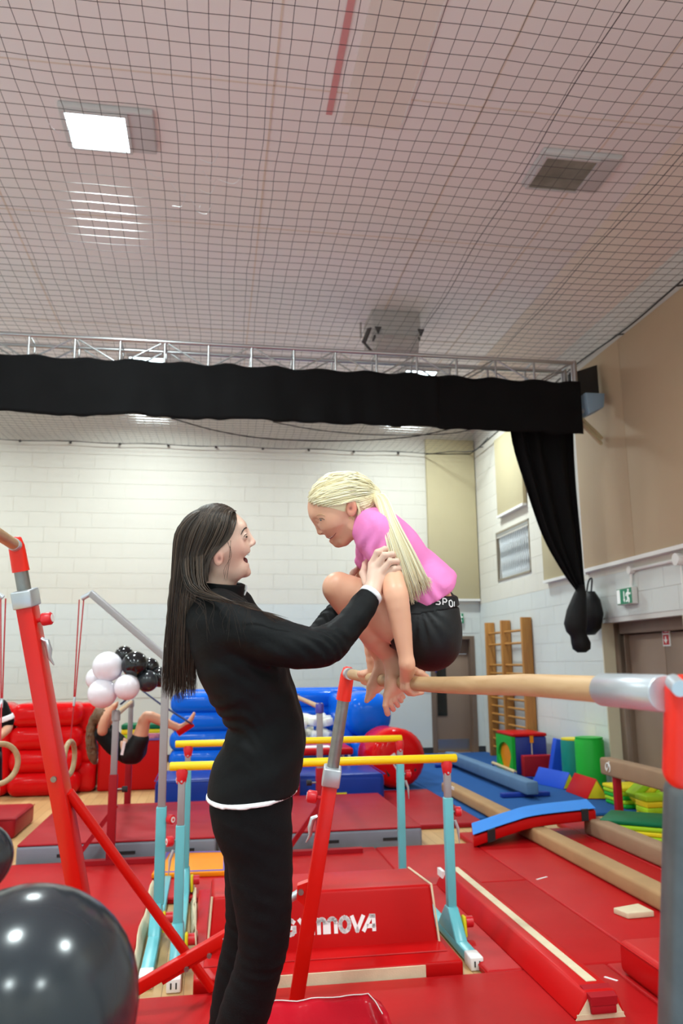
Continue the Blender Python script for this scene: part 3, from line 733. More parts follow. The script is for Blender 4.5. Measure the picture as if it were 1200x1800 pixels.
MB().hexa([(xl1 + .01, y0 - .018, z1 - .04), (xr1 - .01, y0 - .018, z1 - .04), (xr1 - .005, y0 + .06, z1 + .001), (xl1 + .005, y0 + .06, z1 + .001)], [(xl1 + .01, y0 - .02, z1 - .01), (xr1 - .01, y0 - .02, z1 - .01), (xr1 - .005, y0 + .06, z1 + .006), (xl1 + .005, y0 + .06, z1 + .006)]).build('end_flap', m_red_d, lb)
MB().box(xl1 - .03, xl1 - .01, 4.9, 5.0, z0 + .05, z0 + .09).build('label_tab', m_white, lb)

# brown practice beams
m_suede = mat('suede_tan', srgb(176, 138, 96), .9, noise_amt=.12, noise_scale=5, bump=.1, bump_scale=200)
m_suede2 = mat('suede_brown', srgb(160, 128, 100), .9, noise_amt=.1, noise_scale=5, bump=.1, bump_scale=200)
def beam(label, x0, x1, y0, y1, z0, z1, m):
    root = thing('floor_beam', label, 'beam', ((x0 + x1) / 2, (y0 + y1) / 2, z0), 'padded floor beams')
    MB().box(x0, x1, y0, y1, z0, z1).build('padded_body', m, root, bevel=.022, seg=3)
    return root
bb = beam('long tan floor beam with the blue mat laid across it', 2.365, 2.50, 3.2, 8.35, TM + .001, .14, m_suede)
q = XW(800, 1402, 2.37); MB().box(2.366, 2.371, 7.9, 8.1, .1, .15).build('label_tab', m_white, bb)
beam('shorter brown floor beam beside the dark green mats', 2.87, 3.0, 3.2, 6.15, TM + .001, .165, m_suede2)
gb = thing('floor_beam', 'grey blue floor beam on dark blue cross feet', 'beam', (3.1, 9, .03), 'padded floor beams')
MB().box(3.05, 3.18, 7.75, 10.55, .075, .20).build('padded_body', mat('suede_grey_blue', srgb(92, 124, 158), .85, noise_amt=.1), gb, bevel=.015)
for yy in (7.9, 10.3): MB().box(2.86, 3.36, yy, yy + .08, .031, .075).build('cross_foot', m_blue_d, gb, bevel=.008)
hb = thing('raised_beam', 'brown padded balance beam raised on a red leg with a white emblem', 'beam', (3.6, 6, TM))
e0 = F(1080, 1428, .03); xb_ = e0.x; yt = e0.y
zt_ = YW(1056, 1331, yt + .12).z; xbm = YW(1064, 1340, yt + .12).x
MB().box(xbm - .05, xbm + .07, 4.3, yt + .14, zt_ - .15, zt_).build('padded_body', m_suede2, hb, bevel=.02, seg=3)
for yy in (yt - .05, 4.6):
    MB().box(xbm - .02, xbm + .04, yy - .03, yy + .03, TM if yy < 6.6 else .031, zt_ - .14).build('leg', m_red_d, hb, bevel=.006)
em = MB(); ey = yt + .14
ec_ = V((xbm - .053, yt - .02, zt_ - .075))
em.torus(ec_, .04, .006, (1, 0, 0), 16, 6, math.radians(60), math.radians(330))
em.bar(ec_ + V((0, .0, .0)), ec_ + V((0, -.03, .055)), .012, .006, (1, 0, 0)); em.bar(ec_ + V((0, .03, -.03)), ec_ + V((0, -.02, .02)), .012, .006, (1, 0, 0))
em.build('emblem', m_white, hb)
# blue and red folding mat over the beam
fm = thing('folding_mat', 'light blue and red folding mat draped across the long tan beam', 'mat', (2.4, 6.4, TM))
prof = [(1.885, TM + .002), (2.20, .108), (2.42, .1405), (2.93, .155)]
def slab(xs, y0, y1, zlo, zhi, sk=.0):
    A = [V((x, y0 + sk * (x - 1.9), z + zlo)) for x, z in xs] + [V((x, y0 + sk * (x - 1.9), z + zhi)) for x, z in reversed(xs)]
    return A
ys0, dep = 5.86, .40
pr = bez([V((x, 0, z)) for x, z in prof], 16); pr = [(p.x, p.z) for p in pr]
A = slab(pr, ys0, 0, 00, .072, .18); MB().prism(A, (.12, dep, 0)).build('red_cover', m_red2, fm, bevel=.01)
A = slab(pr, ys0, 0, .0855, .089, .18); MB().prism(A, (.12, dep, 0)).build('blue_top', m_sky, fm)
for xx in (2.03, 2.83):
    k_ = min(range(len(pr)), key=lambda i: abs(pr[i][0] - xx)); zc_ = pr[k_][1]; yy = ys0 + .18 * (pr[k_][0] - 1.9)
    sl = (pr[min(k_ + 1, len(pr) - 1)][1] - pr[max(k_ - 1, 0)][1]) / (pr[min(k_ + 1, len(pr) - 1)][0] - pr[max(k_ - 1, 0)][0])
    MB().hexa([(xx - .03, yy - .012, zc_ + .005 - .03 * sl), (xx + .03, yy - .004, zc_ + .005 + .03 * sl), (xx + .03, yy + .01, zc_ + .005 + .03 * sl), (xx - .03, yy + .01, zc_ + .005 - .03 * sl)],
              [(xx - .03, yy - .012, zc_ + .088 - .03 * sl), (xx + .03, yy - .004, zc_ + .088 + .03 * sl), (xx + .03, yy + .01, zc_ + .09 + .03 * sl), (xx - .03, yy + .01, zc_ + .09 - .03 * sl)]).build('velcro_strap', m_blk, fm)
# green and yellow folded mats
def folded(label, x0, x1, y0, y1, z0, cols, th, dx=0.0, dy=0.0, group='green and yellow folded mats'):
    root = thing('folded_mat', label, 'mat', ((x0 + x1) / 2, (y0 + y1) / 2, z0), group)
    for k, m in enumerate(cols):
        MB().box(x0 + dx * k, x1 + dx * k, y0 + dy * k, y1 + dy * k, z0 + th * k + .001, z0 + th * (k + 1)).build('fold_panel', m, root, bevel=.01)
    return root
o = folded('dark green folded mat with yellow undersides on the red mat', -.33, .33, -.22, .22, 0, [m_lime, m_yellow, m_lime, m_green_d], .033, -.008, .006)
o.location = (3.33, 5.93, TM + .002); o.rotation_euler = (0, 0, math.radians(-38))
folded('flat stack of lime green mats against the wall past the red leg', 3.72, 4.09, 7.08, 7.46, .031, [m_green, m_lime, m_green, m_lime, m_yellow], .035, .0, .012)
o = folded('lime and yellow folded mat stood on edge by the door', 3.78, 4.0, 6.9, 7.06, .031, [m_lime, m_yellow, m_lime], .06)
o.rotation_euler = (0, math.radians(-38), 0); o.location = (3.92, 7.0, .11)
folded('square stack of lime mats beneath the door edge', 3.72, 4.04, 6.70, 6.90, .001, [m_yellow, m_lime, m_yellow, m_lime], .05)

# red block and beige board on the right
rb = pad('crash_block', 'red foam block with beige fabric end beside the steel post', 'block', m_red2, 1.75, 2.5, 2.4, 3.49, TM + .001, .175, .03)
MB().hexa([(1.744, 2.82, TM + .01), (1.749, 2.82, TM + .01), (1.749, 3.08, TM + .01), (1.744, 3.08, TM + .01)], [(1.744, 2.82, .16), (1.749, 2.82, .16), (1.749, 3.05, .15), (1.744, 3.05, .15)]).build('velcro_panel', m_beige, rb)
q = [F(1078, 1606, TM), F(1103, 1616, TM), F(1150, 1612, TM), F(1122, 1598, TM)]
tg = MB().hexa(q, [p + V((0, 0, .03)) for p in q]).build('foam_tile', m_beige, None, bevel=.005); tag(tg, 'small beige foam tile beside the long tan beam', 'tile')

# ---------------------------------------------------------------- foam shapes by the wall
ct = thing('play_tunnel', 'foam cube tunnel with red top, blue side and green arched front', 'foam shape', (3.8, 9.9, .03))
x0, x1, y0, y1, z0, z1 = 3.56, 3.99, 9.4, 9.95, .031, .50
MB().box(x0 + .03, x1, y0, (y0 + y1) / 2 * 0 + y1, z0, z1 - .03).build('blue_body', mat('vinyl_navy_side', srgb(24, 42, 128), .4), ct, bevel=.02)
MB().box(x0, x1 + .005, y0 - .005, y1 + .005, z1 - .03, z1 + .01).build('red_top', m_red2, ct, bevel=.015)
ym = (y0 + y1) / 2
arch = [(x0 - .01, y0, z0), (x0 - .01, y0, z1 - .03), (x0 - .01, y1, z1 - .03), (x0 - .01, y1, z0)] + [(x0 - .01, y1 - .18, z0)] + [(x0 - .01, ym + .22 * math.cos(t), z0 + .2 + .16 * math.sin(t)) for t in np.linspace(0, math.pi, 12)] + [(x0 - .01, y0 + .18, z0)]
MB().prism(arch, (.04, 0, 0)).build('green_arch', m_green, ct)
MB().box(x0 + .026, x0 + .031, y0 + .05, y1 - .05, z0 + .01, z1 - .06).build('orange_inside', m_orange, ct)
xs_ = (x0 + x1) / 2 + .02
MB().box(xs_ - .022, xs_ + .022, y0 - .014, y0 - .004, z1 - .1, z1 - .02).build('orange_tab', m_orange, ct); MB().box(xs_ - .006, xs_ + .006, y0 - .006, y0 + .001, z0, z1 - .03).build('zip', m_beige, ct)
def lean_block(name, label, m, pts, depth):
    root = thing(name, label, 'foam shape', pts[0], 'foam shapes by the wall'); MB().prism(pts, depth).build('cover', m, root, bevel=.012); return root
zf = .031
lean_block('foam_slab', 'blue foam slab leaning on the wall beside the tunnel', m_roy, [V((3.80, 8.92, zf)), V((4.02, 8.92, zf)), V((4.11, 8.92, .44)), V((3.90, 8.92, .49))], (0, .1, 0))
def cyl(label, px, py, r, h, m, mt):
    p = V((px, py, zf)); x_ = min(p.x, XR - .04 - r); root = thing('foam_cylinder', label, 'foam shape', (x_, p.y, zf), 'foam shapes by the wall')
    MB().tube([(x_, p.y, zf), (x_, p.y, zf + h - .02), (x_, p.y, zf + h)], [r, r, r - .015], 28).build('side_cover', m, root, smooth=True)
    MB().tube([(x_, p.y, zf + h - .004), (x_, p.y, zf + h + .012)], r - .008, 28).build('end_cap', mt, root, smooth=True)
cyl('teal foam cylinder with a yellow end standing behind the bright green one', 3.96, 8.55, .155, .48, m_teal, m_yellow)
cyl('bright green foam cylinder standing by the raised beam', 3.97, 8.22, .15, .52, m_green, m_green)
p = F(922, 1366, zf); lean_block('foam_slab', 'dark red foam slab standing on edge in front of the tunnel', m_red_d, [V((p.x, p.y, zf)), V((p.x + .46, p.y, zf)), V((p.x + .46, p.y, .27)), V((p.x, p.y, .27))], (0, .1, 0))
def prismoid(label, a_, b_, dd, h, ms, me_):
    # triangular prism: ridge parallel to a-b
    root = thing('foam_wedge', label, 'foam shape', a_, 'foam shapes by the wall'); d_ = V(dd); z_ = V((0, 0, h))
    A = [a_, a_ + d_, a_ + d_ * .5 + z_]; mbx = MB().prism(A, b_ - a_); mbx.mi = [1, 1, 0, 0, 0]
    mbx.build('cover', [ms, me_], root, bevel=.008)
a_ = F(934.6, 1376, zf); b_ = F(988.6, 1388, zf); e_ = F(1016, 1386, zf)
prismoid('blue foam wedge with a yellow end in front of the dark red slab', a_, b_, e_ - b_, .17, m_roy, m_yellow)
a_ = F(993, 1391, zf); b_ = F(1030.6, 1405, zf); e_ = F(1070, 1405, zf)
prismoid('red foam wedge with a yellow end beside the raised beam leg', a_, b_, e_ - b_, .19, m_red2, m_yellow)
pl = thing('floor_paralette', 'little wooden paralette bar on dark blue feet on the carpet', 'bar', F(885, 1352, zf))
a_, b_ = F(866, 1341, .12), F(905, 1357, .12)
MB().tube([a_, b_], .02, 10).build('bar', wood_mat('paralette_wood', srgb(206, 178, 130), srgb(220, 196, 150)), pl, smooth=True)
for p in (a_, b_):
    MB().bar(V((p.x - .2, p.y, zf + .015)), V((p.x + .2, p.y, zf + .015)), .04, .03).build('foot', m_blue_d, pl); MB().tube([V((p.x, p.y, zf + .02)), p], .012, 8).build('stem', m_blue_d, pl, smooth=True)

# ---------------------------------------------------------------- wall bars
m_oak = wood_mat('wall_bar_wood', srgb(196, 138, 66), srgb(168, 110, 48), (10, 10, 1))
ys = [XW(929, 1190, XR - .08).y, XW(892, 1190, XR - .08).y, XW(864, 1190, XR - .08).y]; zt_ = 1.93
wbz = thing('wall_bars', 'honey wood wall bars ladder fixed to the white wall', 'wall bars', (XR - .08, ys[1], 0))
for yy in ys: MB().box(XR - .15, XR - .014, yy - .03, yy + .03, .001, zt_).build('upright', m_oak, wbz, bevel=.005)
for sx in (0, 1):
    for k in range(14):
        z = .16 + k * .115
        if k in (12, 13): z += .06 + .05 * (k - 12)
        if k == 11: continue
        MB().tube([(XR - .10, ys[sx], z), (XR - .10, ys[sx + 1], z)], .016, 8).build('rung', m_oak, wbz, smooth=True)

# ---------------------------------------------------------------- knotted end of the curtain, and a bag beside it
def blob(name, rings, m, parent, n=18, amp=.02, seed=0):
    b = MB()
    for c_, rx, ry in rings:
        for j in range(n):
            t = 2 * math.pi * j / n; k_ = 1 + amp * 8 * noise.noise(V((math.cos(t) * 1.6 + seed, math.sin(t) * 1.6, c_[2] * 6)))
            b.v.append((c_[0] + rx * k_ * math.cos(t), c_[1] + ry * k_ * math.sin(t), c_[2]))
    for i in range(len(rings) - 1):
        for j in range(n): b.f.append((i * n + j, i * n + (j + 1) % n, (i + 1) * n + (j + 1) % n, (i + 1) * n + j)); b.mi.append(0)
    b.f.append(tuple(range(n))); b.mi.append(0); b.f.append(tuple(range((len(rings) - 1) * n, len(rings) * n))); b.mi.append(0)
    return b.build(name, m, parent, smooth=math.pi)
m_bag = mat('black_fabric', (.006, .006, .007), .6, spec=.25, noise_amt=.3, bump=.5, bump_scale=14)
k0 = YW(1022, 1035, YT)
def yk(px, py): p = YW(px, py, YT); return (p.x, p.y, p.z)
blob('knotted_end', [(yk(1021, 1028), .03, .04), (yk(1019, 1045), .065, .07), (yk(1014, 1072), .10, .10), (yk(1011, 1096), .115, .11), (yk(1012, 1110), .10, .09), (yk(1017, 1118), .085, .08), (yk(1021, 1130), .095, .09), (yk(1022, 1141), .085, .08), (yk(1022, 1147), .04, .04)], m_bag, lo, amp=.010, seed=3)
bg = thing('duffel_bag', 'black bag hanging on the wall behind the knotted curtain', 'bag', XW(1036, 1075, XR - .1))
def xk(px, py): p = XW(px, py, XR - .14); return (p.x, p.y, p.z)
blob('bag_body', [(xk(1036, 1040), .05, .06), (xk(1038, 1055), .09, .13), (xk(1040, 1080), .11, .17), (xk(1038, 1105), .10, .15), (xk(1036, 1116), .05, .08)], m_bag, bg, amp=.012, seed=9)
MB().tube(bez([xk(1030, 1046), xk(1034, 1022), xk(1040, 1018), xk(1038, 1046)], 12), .01, 6).build('strap', m_blk, bg, smooth=True)

stp = MB().tube(bez([F(246, 1728, .012), F(250, 1712, .03), F(262, 1706, .05), F(266, 1716, .02), F(256, 1724, .012)], 16), .008, 6, flat=.3).build('loose_strap', m_red2, None, smooth=True); tag(stp, 'short curled red strap lying on the bare wood by the ring stand', 'strap')
# cables under the valance
cb = tr
MB().tube(bez([YW(300, 735, 7.9), YW(380, 757, 7.9), YW(470, 771, 7.9), YW(600, 775, 7.9), YW(720, 768, 7.9), YW(800, 752, 7.9)], 40), .006, 6).build('cable', m_blk, cb, smooth=True)
MB().tube(bez([YW(480, 742, 7.9), YW(560, 756, 7.9), YW(660, 764, 7.9), YW(790, 762, 7.9), YW(860, 745, 7.9)], 40), .005, 6).build('cable', m_blk, cb, smooth=True)
cb2 = MB().tube(bez([V((3.3, YB - .16, 4.62)), V((3.6, YB - .6, 4.56)), V((3.85, YB - .9, 4.5)), V((4.05, YB - 1.0, 4.68))], 20), .007, 6).build('net_cord', m_blk, net, smooth=True)

# ================================================================ asymmetric bars
m_rpaint = mat('red_enamel', srgb(214, 20, 10), .3, noise_amt=.05, noise_scale=3)
m_rcap = mat('red_plastic', srgb(236, 36, 14), .42)
m_ash = wood_mat('bar_wood', srgb(200, 164, 122), srgb(182, 142, 100), (20, 2, 20), .5)
m_knob = mat('knob_red', srgb(216, 30, 40), .35)
m_castal = mat('cast_aluminium', srgb(196, 202, 208), .35, .6)
m_dsteel = mat('dull_steel', srgb(150, 150, 146), .38, .75, noise_amt=.2, noise_scale=25)
CAMDIR = -FW
ub = thing('uneven_bars', 'red steel gymnastics bars with two wooden rails', 'gymnastics bars', (.2, 2.6, TM))

def post(top, foot, w, d, zs, head_h, sleeve_to, clamp_h, knob_side, bolt=None):
    """leaning adjustable post: red cap, steel sleeve, clamp, red lower tube"""
    ax = (foot - top).normalized(); Ltot = (foot - top).length
    pt = lambda s: top + ax * s
    side = ax.cross(CAMDIR).normalized()
    if side.x < 0: side = -side
    front = side.cross(ax).normalized()
    if front.dot(CAMDIR) < 0: front = -front
    p = MB().bar(pt(sleeve_to + clamp_h * .5), foot, w, d, front).build('post_tube', m_rpaint, ub, bevel=.004)
    MB().tube([pt(head_h * .6), pt(sleeve_to + .02)], w * .42, 18).build('steel_sleeve', m_dsteel, p, smooth=True)
    h = MB().tube([pt(-.035), pt(-.03), pt(.0), pt(head_h)], [w * .2, w * .36, w * .48, w * .52], 18).build('head_cap', m_rcap, p, smooth=True)
    MB().hexa(*[[pt(s) + side * (i * w * .62) + front * (j * d * .62) for i, j in ((-1, -1), (1, -1), (1, 1), (-1, 1))] for s in (sleeve_to + clamp_h, sleeve_to)]).build('clamp', m_castal, p, bevel=.006)
    ks = side * knob_side
    kb = pt(sleeve_to + clamp_h + .055) + ks * (w * .5)
    MB().tube([kb, kb + ks * .018], .008, 10).build('knob_stem', m_knob, p, smooth=True)
    k = MB().tube([kb + ks * .014, kb + ks * .018, kb + ks * .048, kb + ks * .054], [.018, .024, .024, .018], 18).build('knob', m_knob, p, smooth=True)
    MB().tube([kb + ks * .0535, kb + ks * .0555], .015, 16).build('knob_badge', m_white, p, smooth=True)
    lb_ = pt(sleeve_to + clamp_h + .125) + ks * (w * .5)
    MB().tube([lb_, lb_ + ks * .018 + ax * .012, lb_ + ks * .022 + ax * .045, lb_ + ks * .018 + ax * .075, lb_ + ks * .03 + ax * .105], [.010, .016, .016, .010, .003], 10, flat=.7).build('clamp_lever', m_castal, p, smooth=True)
    if bolt:
        q_ = pt(bolt) + front * (d * .5); MB().tube([q_, q_ + front * .008], .011, 14).build('bolt', m_dsteel, p, smooth=True)
    return p, ax, side, front
ftL = F(178, 1792, TM); tpL = P(29, 960, 2.95)
pL, axL, sdL, frL = post(tpL, ftL, .06, .075, 0, .095, .165, .065, 1, bolt=.87)
ftC = F(517, 1781, TM); tpC = P(610, 1188, 3.12)
pC, axC, sdC, frC = post(tpC, ftC, .056, .07, 0, .095, .355, .07, -1)
tpN = P(1211, 1205, 1.0); ftN = F(1193, 1860, TM); ftN = tpN + (P(1195, 1800, 1.03) - tpN) * ((tpN.z - TM) / (tpN.z - P(1195, 1800, 1.03).z))
axN = (ftN - tpN).normalized(); fN = (CAMDIR - axN * CAMDIR.dot(axN)).normalized()
pN = MB().bar(tpN - axN * .012, tpN + axN * .132, .056, .05, fN).build('head_cap', m_rcap, ub, bevel=.02, seg=4)
m_galv = mat('galvanised', srgb(96, 99, 101), .45, .4, noise_amt=.25, noise_scale=18)
MB().bar(tpN + axN * .12, ftN, .05, .05, fN).build('post_tube', m_galv, ub, bevel=.018, seg=4)
q = tpN + V((-.024, -.004, .005)); MB().tube([q, q + fN * .03 + V((-.004, 0, 0))], .010, 12).build('bolt', m_castal, ub, smooth=True)
# low rail: slightly bowed under the gymnast
rA = P(612, 1184, 3.10); rB = P(1168, 1219, 1.01)
def railpt(t):
    p = rA.lerp(rB, t); return p + V((0, 0, -.016 * math.sin(math.pi * min(1, t * 1.25)) ** 1.0 if t < .8 else -.016 * math.sin(math.pi)))
RL = [railpt(t) for t in np.linspace(0, 1, 30)]
lowbar = MB().tube(RL[1:-1], .0195, 20).build('wooden_rail', m_ash, ub, smooth=True)
dA = (RL[2] - RL[0]).normalized(); dB = (RL[-3] - RL[-1]).normalized()
s_ = MB().tube([RL[0], RL[0] + dA * .045], .0225, 20).build('rail_sleeve', m_castal, ub, smooth=True)
s2 = MB().tube([RL[-1], RL[-1] + dB * .002, RL[-1] + dB * .155, RL[-1] + dB * .158], [.022, .0235, .0235, .021], 28).build('rail_sleeve', m_castal, ub, smooth=True)
q = RL[-1] + dB * .125 - RT * .0 + (CAMDIR * .0215); MB().tube([q, q + CAMDIR * .006], .006, 12).build('rivet', m_dsteel, s2, smooth=True)
q = RL[0] + dA * .025 + CAMDIR * .02; MB().tube([q, q + CAMDIR * .005], .004, 10).build('rivet', m_dsteel, s_, smooth=True)
# high rail: runs past the left edge of view
hdir = (rB - rA).normalized()
hA = tpL + V((0, 0, .0)); hB = hA + hdir * 2.2
MB().tube([hA, hA + hdir * .06], .0235, 20).build('rail_sleeve', m_castal, ub, smooth=True)
MB().tube([hA + hdir * .06, hB], .0205, 20).build('wooden_rail', m_ash, ub, smooth=True)
ftH = V((ftL.x + (hB - hA).x, ftL.y + (hB - hA).y, TM)); MB().bar(hB, ftH, .06, .075, (0, 1, 0)).build('post_tube', m_rpaint, ub, bevel=.004)
# floor plates
for f_ in (ftL, ftC, ftN, ftH): MB().box(f_.x - .07, f_.x + .07, f_.y - .09, f_.y + .09, TM + .0005, TM + .014).build('floor_plate', m_rpaint, ub, bevel=.004)
# round brace and spreader channel
brA = tpL + axL * .94 + sdL * .03; brB = F(372, 1738, TM + .02)
MB().tube([brA, brB], .019, 14).build('brace_tube', m_rpaint, ub, smooth=True)
spA = tpL + axL * 1.78; spB = tpC + axC * .83 - sdC * .03
spM = spA.lerp(spB, .66)
upv = UP
MB().bar(spA, spM, .03, .045, upv).build('spreader_channel', m_rpaint, ub, bevel=.003)
MB().tube([spM - (spM - spA) * .1, spB], .016, 12).build('spreader_rod', m_castal, ub, smooth=True)
MB().bar(spA.lerp(spB, .3) - UP * .035, spM + (spB - spA) * .05 - UP * .028, .012, .014, upv).build('spreader_rail', m_rpaint, ub)
for t_ in (.42, .53): q = spA.lerp(spB, t_) - UP * .03 + CAMDIR * .01; MB().tube([q, q + CAMDIR * .012], .009, 10).build('bolt', m_dsteel, ub, smooth=True)
br0 = tpC + axC * .83
MB().prism([br0 - sdC * .028 + axC * -.04, br0 - sdC * .028 + axC * .05, br0 - sdC * .06 + axC * .03, br0 - sdC * .065 - axC * .02], frC * .03).build('bracket', m_rpaint, ub)
q = br0 - sdC * .048 + frC * .032; MB().tube([q, q + frC * .006], .011, 14).build('bolt', m_dsteel, ub, smooth=True)

# ================================================================ parallel bars and ring stand
m_turq = mat('turquoise_enamel', srgb(104, 190, 200), .3, noise_amt=.04)
m_tube = mat('grey_tube', srgb(158, 154, 156), .4, .2)
m_yel = mat('yellow_rail', srgb(250, 214, 12), .35)
pb = thing('parallel_bars', 'childrens parallel bars with yellow rails on turquoise posts', 'gymnastics bars', (.5, 4.5, 0))
YP0, YP1 = 4.1, 5.15
XPL = YW(316, 1500, YP0).x; XPR = YW(790, 1500, YP0).x
zr0 = YW(550, 1340, YP0).z; zr1 = YW(505, 1303, YP1).z
for yy, xl, xr, z in ((YP0, YW(298, 1348, YP0).x, YW(802, 1332, YP0).x, zr0), (YP1, YW(308, 1309, YP1).x, YW(706, 1298, YP1).x, zr1)):
    MB().tube([(xl, yy, z), (xl + .004, yy, z), (xr - .004, yy, z), (xr, yy, z)], [.017, .021, .021, .017], 18).build('yellow_rail', m_yel, pb, smooth=True)
def disc_knob(c, d_, parent, r=.024, L=.045):
    d_ = V(d_).normalized(); c = V(c)
    k_ = MB().tube([c, c + d_ * (L * .35)], .007, 8).build('knob_stem', m_dsteel, parent, smooth=True)
    MB().tube([c + d_ * (L * .3), c + d_ * (L * .4), c + d_ * (L * .95), c + d_ * L], [r * .8, r, r, r * .8], 18).build('knob', m_knob, parent, smooth=True)
    MB().tube([c + d_ * L, c + d_ * (L + .002)], r * .62, 16).build('knob_badge', m_white, parent, smooth=True)
    MB().tube([c + d_ * (L + .002), c + d_ * (L + .003)], r * .28, 12).build('knob_dot', m_knob, parent, smooth=True)
def base_rail(X, y0, y1, yp, parent, z=.0):
    b_ = MB().box(X - .028, X + .028, y0 + .06, y1, z + .012, z + .055).build('base_rail', m_turq, parent, bevel=.006)
    e_ = MB().box(X - .03, X + .03, y0, y0 + .1, z + .001, z + .058).build('white_end', m_white, parent, bevel=.006)
    for i_ in (-1, 1): MB().box(X + i_ * .011 - .003, X + i_ * .011 + .003, y0 - .002, y0, z + .018, z + .042).build('end_slot', m_blk, e_)
    for yq in yp:
        MB().hexa([(X - .03, yq - .16, z + .05), (X + .03, yq - .16, z + .05), (X + .03, yq + .16, z + .05), (X - .03, yq + .16, z + .05)],
                  [(X - .027, yq - .03, z + .17), (X + .027, yq - .03, z + .17), (X + .027, yq + .03, z + .17), (X - .027, yq + .03, z + .17)]).build('post_foot', m_turq, parent, bevel=.008)
        w_ = MB().hexa([(X + .034, yq - .1, z + .05), (X + .05, yq - .1, z + .05), (X + .05, yq - .03, z + .05), (X + .034, yq - .03, z + .05)], [(X + .034, yq - .08, z + .14), (X + .05, yq - .08, z + .14), (X + .05, yq - .04, z + .14), (X + .034, yq - .04, z + .14)]).build('wheel_lever', m_yellow, parent, bevel=.007)
        MB().tube([(X + .05, yq - .06, z + .11), (X + .085, yq - .06, z + .11)], .026, 14).build('wheel_knob', m_knob, parent, smooth=True)
for X, sd in ((XPL, -1), (XPR, 1)):
    base_rail(X, 3.72, 5.65 if sd < 0 else 5.2, (YP0, YP1) if sd < 0 else (YP0,), pb)
    for yy, z in ((YP0, zr0), (YP1, zr1)):
        zt1 = {YP0: .68, YP1: .73}[yy] if sd > 0 else {YP0: .60, YP1: .74}[yy]
        pt_ = MB().box(X - .022, X + .022, yy - .022, yy + .022, .05, zt1).build('turquoise_post', m_turq, pb, bevel=.004)
        MB().box(X - .017, X + .017, yy - .017, yy + .017, zt1 - .02, z - .05).build('inner_post', m_tube, pb, bevel=.004)
        hd_ = MB().tube([(X, yy, z - .09), (X, yy, z - .07), (X, yy, z - .03), (X, yy, z - .012)], [.014, .022, .029, .024], 16).build('rail_holder', m_knob, pb, smooth=True)
        MB().tube([(X, yy - .028, z - .068), (X, yy - .02, z - .068)], .005, 8).build('holder_bolt', m_castal, pb, smooth=True)
        dk = V((sd, 0, 0)) if sd > 0 else V((-1, -.35, 0))
        disc_knob((X + sd * .02, yy, zt1 - .07), dk, pt_)
        MB().tube([(X + sd * .03, yy - .01, zt1 - .11), (X + sd * .045, yy - .01, zt1 - .15), (X + sd * .05, yy - .01, zt1 - .22)], [.008, .008, .002], 8).build('clamp_lever', m_castal, pt_, smooth=True)
# ring stand
rs = thing('ring_stand', 'grey and turquoise ring stand with a slanted overhead arm', 'gymnastics stand', (-.25, 4.45, 0))
YS = 4.45; XS = YW(285, 1500, YS).x - .01
base_rail(XS - .01, 3.78, 5.5, (YS,), rs)
zj = YW(283, 1418, YS).z; ztop = YW(288, 1150, YS).z
MB().box(XS - .026, XS + .026, YS - .026, YS + .026, .16, zj).build('turquoise_post', m_turq, rs, bevel=.004)
MB().box(XS - .02, XS + .02, YS - .02, YS + .02, zj - .02, ztop).build('inner_post', m_tube, rs, bevel=.004)
disc_knob((XS + .026, YS - .01, zj - .06), (1, -.8, 0), rs)
armE = YW(160, 1043, YS + .2)
MB().bar(V((XS, YS, ztop - .02)), armE, .035, .035).build('arm', m_tube, rs, bevel=.004)
MB().tube([armE + V((.015, 0, .008)), armE - V((.05, 0, .03))], .014, 10).build('arm_hook', m_castal, rs, smooth=True)
# second half of the stand, outside the view on the left
YS2 = 4.3; XS2 = YW(-120, 1500, YS2).x
base_rail(XS2, 3.78, 5.5, (YS2,), rs, TM)
MB().box(XS2 - .026, XS2 + .026, YS2 - .026, YS2 + .026, TM + .16, zj).build('turquoise_post', m_turq, rs, bevel=.004)
MB().box(XS2 - .02, XS2 + .02, YS2 - .02, YS2 + .02, zj - .02, ztop).build('inner_post', m_tube, rs, bevel=.004)
arm2 = YW(2, 1040, YS2)
MB().bar(V((XS2, YS2, ztop - .02)), arm2 - V((.03, 0, .01)), .035, .035).build('arm', m_tube, rs, bevel=.004)
MB().tube([arm2 - V((.05, 0, -.01)), arm2 + V((.012, 0, -.03))], .012, 10).build('arm_hook', m_castal, rs, smooth=True)
m_strap = mat('red_webbing', srgb(176, 26, 36), .7); m_ring = wood_mat('ring_wood', srgb(186, 158, 118), srgb(160, 130, 92), (8, 8, 8))
def hang_ring(label, top, mid, ctr, R, nrm):
    root = thing('gym_ring', label, 'gymnastic ring', ctr, 'hanging gymnastic rings')
    sd = V((.016, 0, 0))
    for k_ in (0, 1):
        MB().bar(top + sd * (k_ * 2 - 1) * .75, mid + sd * (k_ * 2 - 1) * .2, .0065, .003, (0, 1, 0)).build('strap', m_strap, root)
    MB().bar(mid, mid + (ctr - mid).normalized() * .05, .014, .012).build('buckle', m_castal, root, bevel=.003)
    rt_ = ctr + V((0, 0, R))
    MB().bar(mid, rt_ + V((0, 0, .0)), .007, .003, (0, 1, 0)).build('strap_tail', m_strap, root)
    MB().torus(ctr, R, .0135, nrm, 40, 12).build('wooden_hoop', m_ring, root, smooth=True)
hang_ring('wooden ring on a red strap hanging beside the red post', armE - V((.05, 0, .035)), YW(131, 1225, YS + .2), YW(122, 1333, YS + .2), .088, (1, -.14, 0))
hang_ring('wooden ring on a red strap beside the child in black and white', arm2 + V((.012, 0, -.035)), YW(3, 1228, YS2), YW(-2, 1343, YS2 - .15), .092, (.6, -.8, 0))

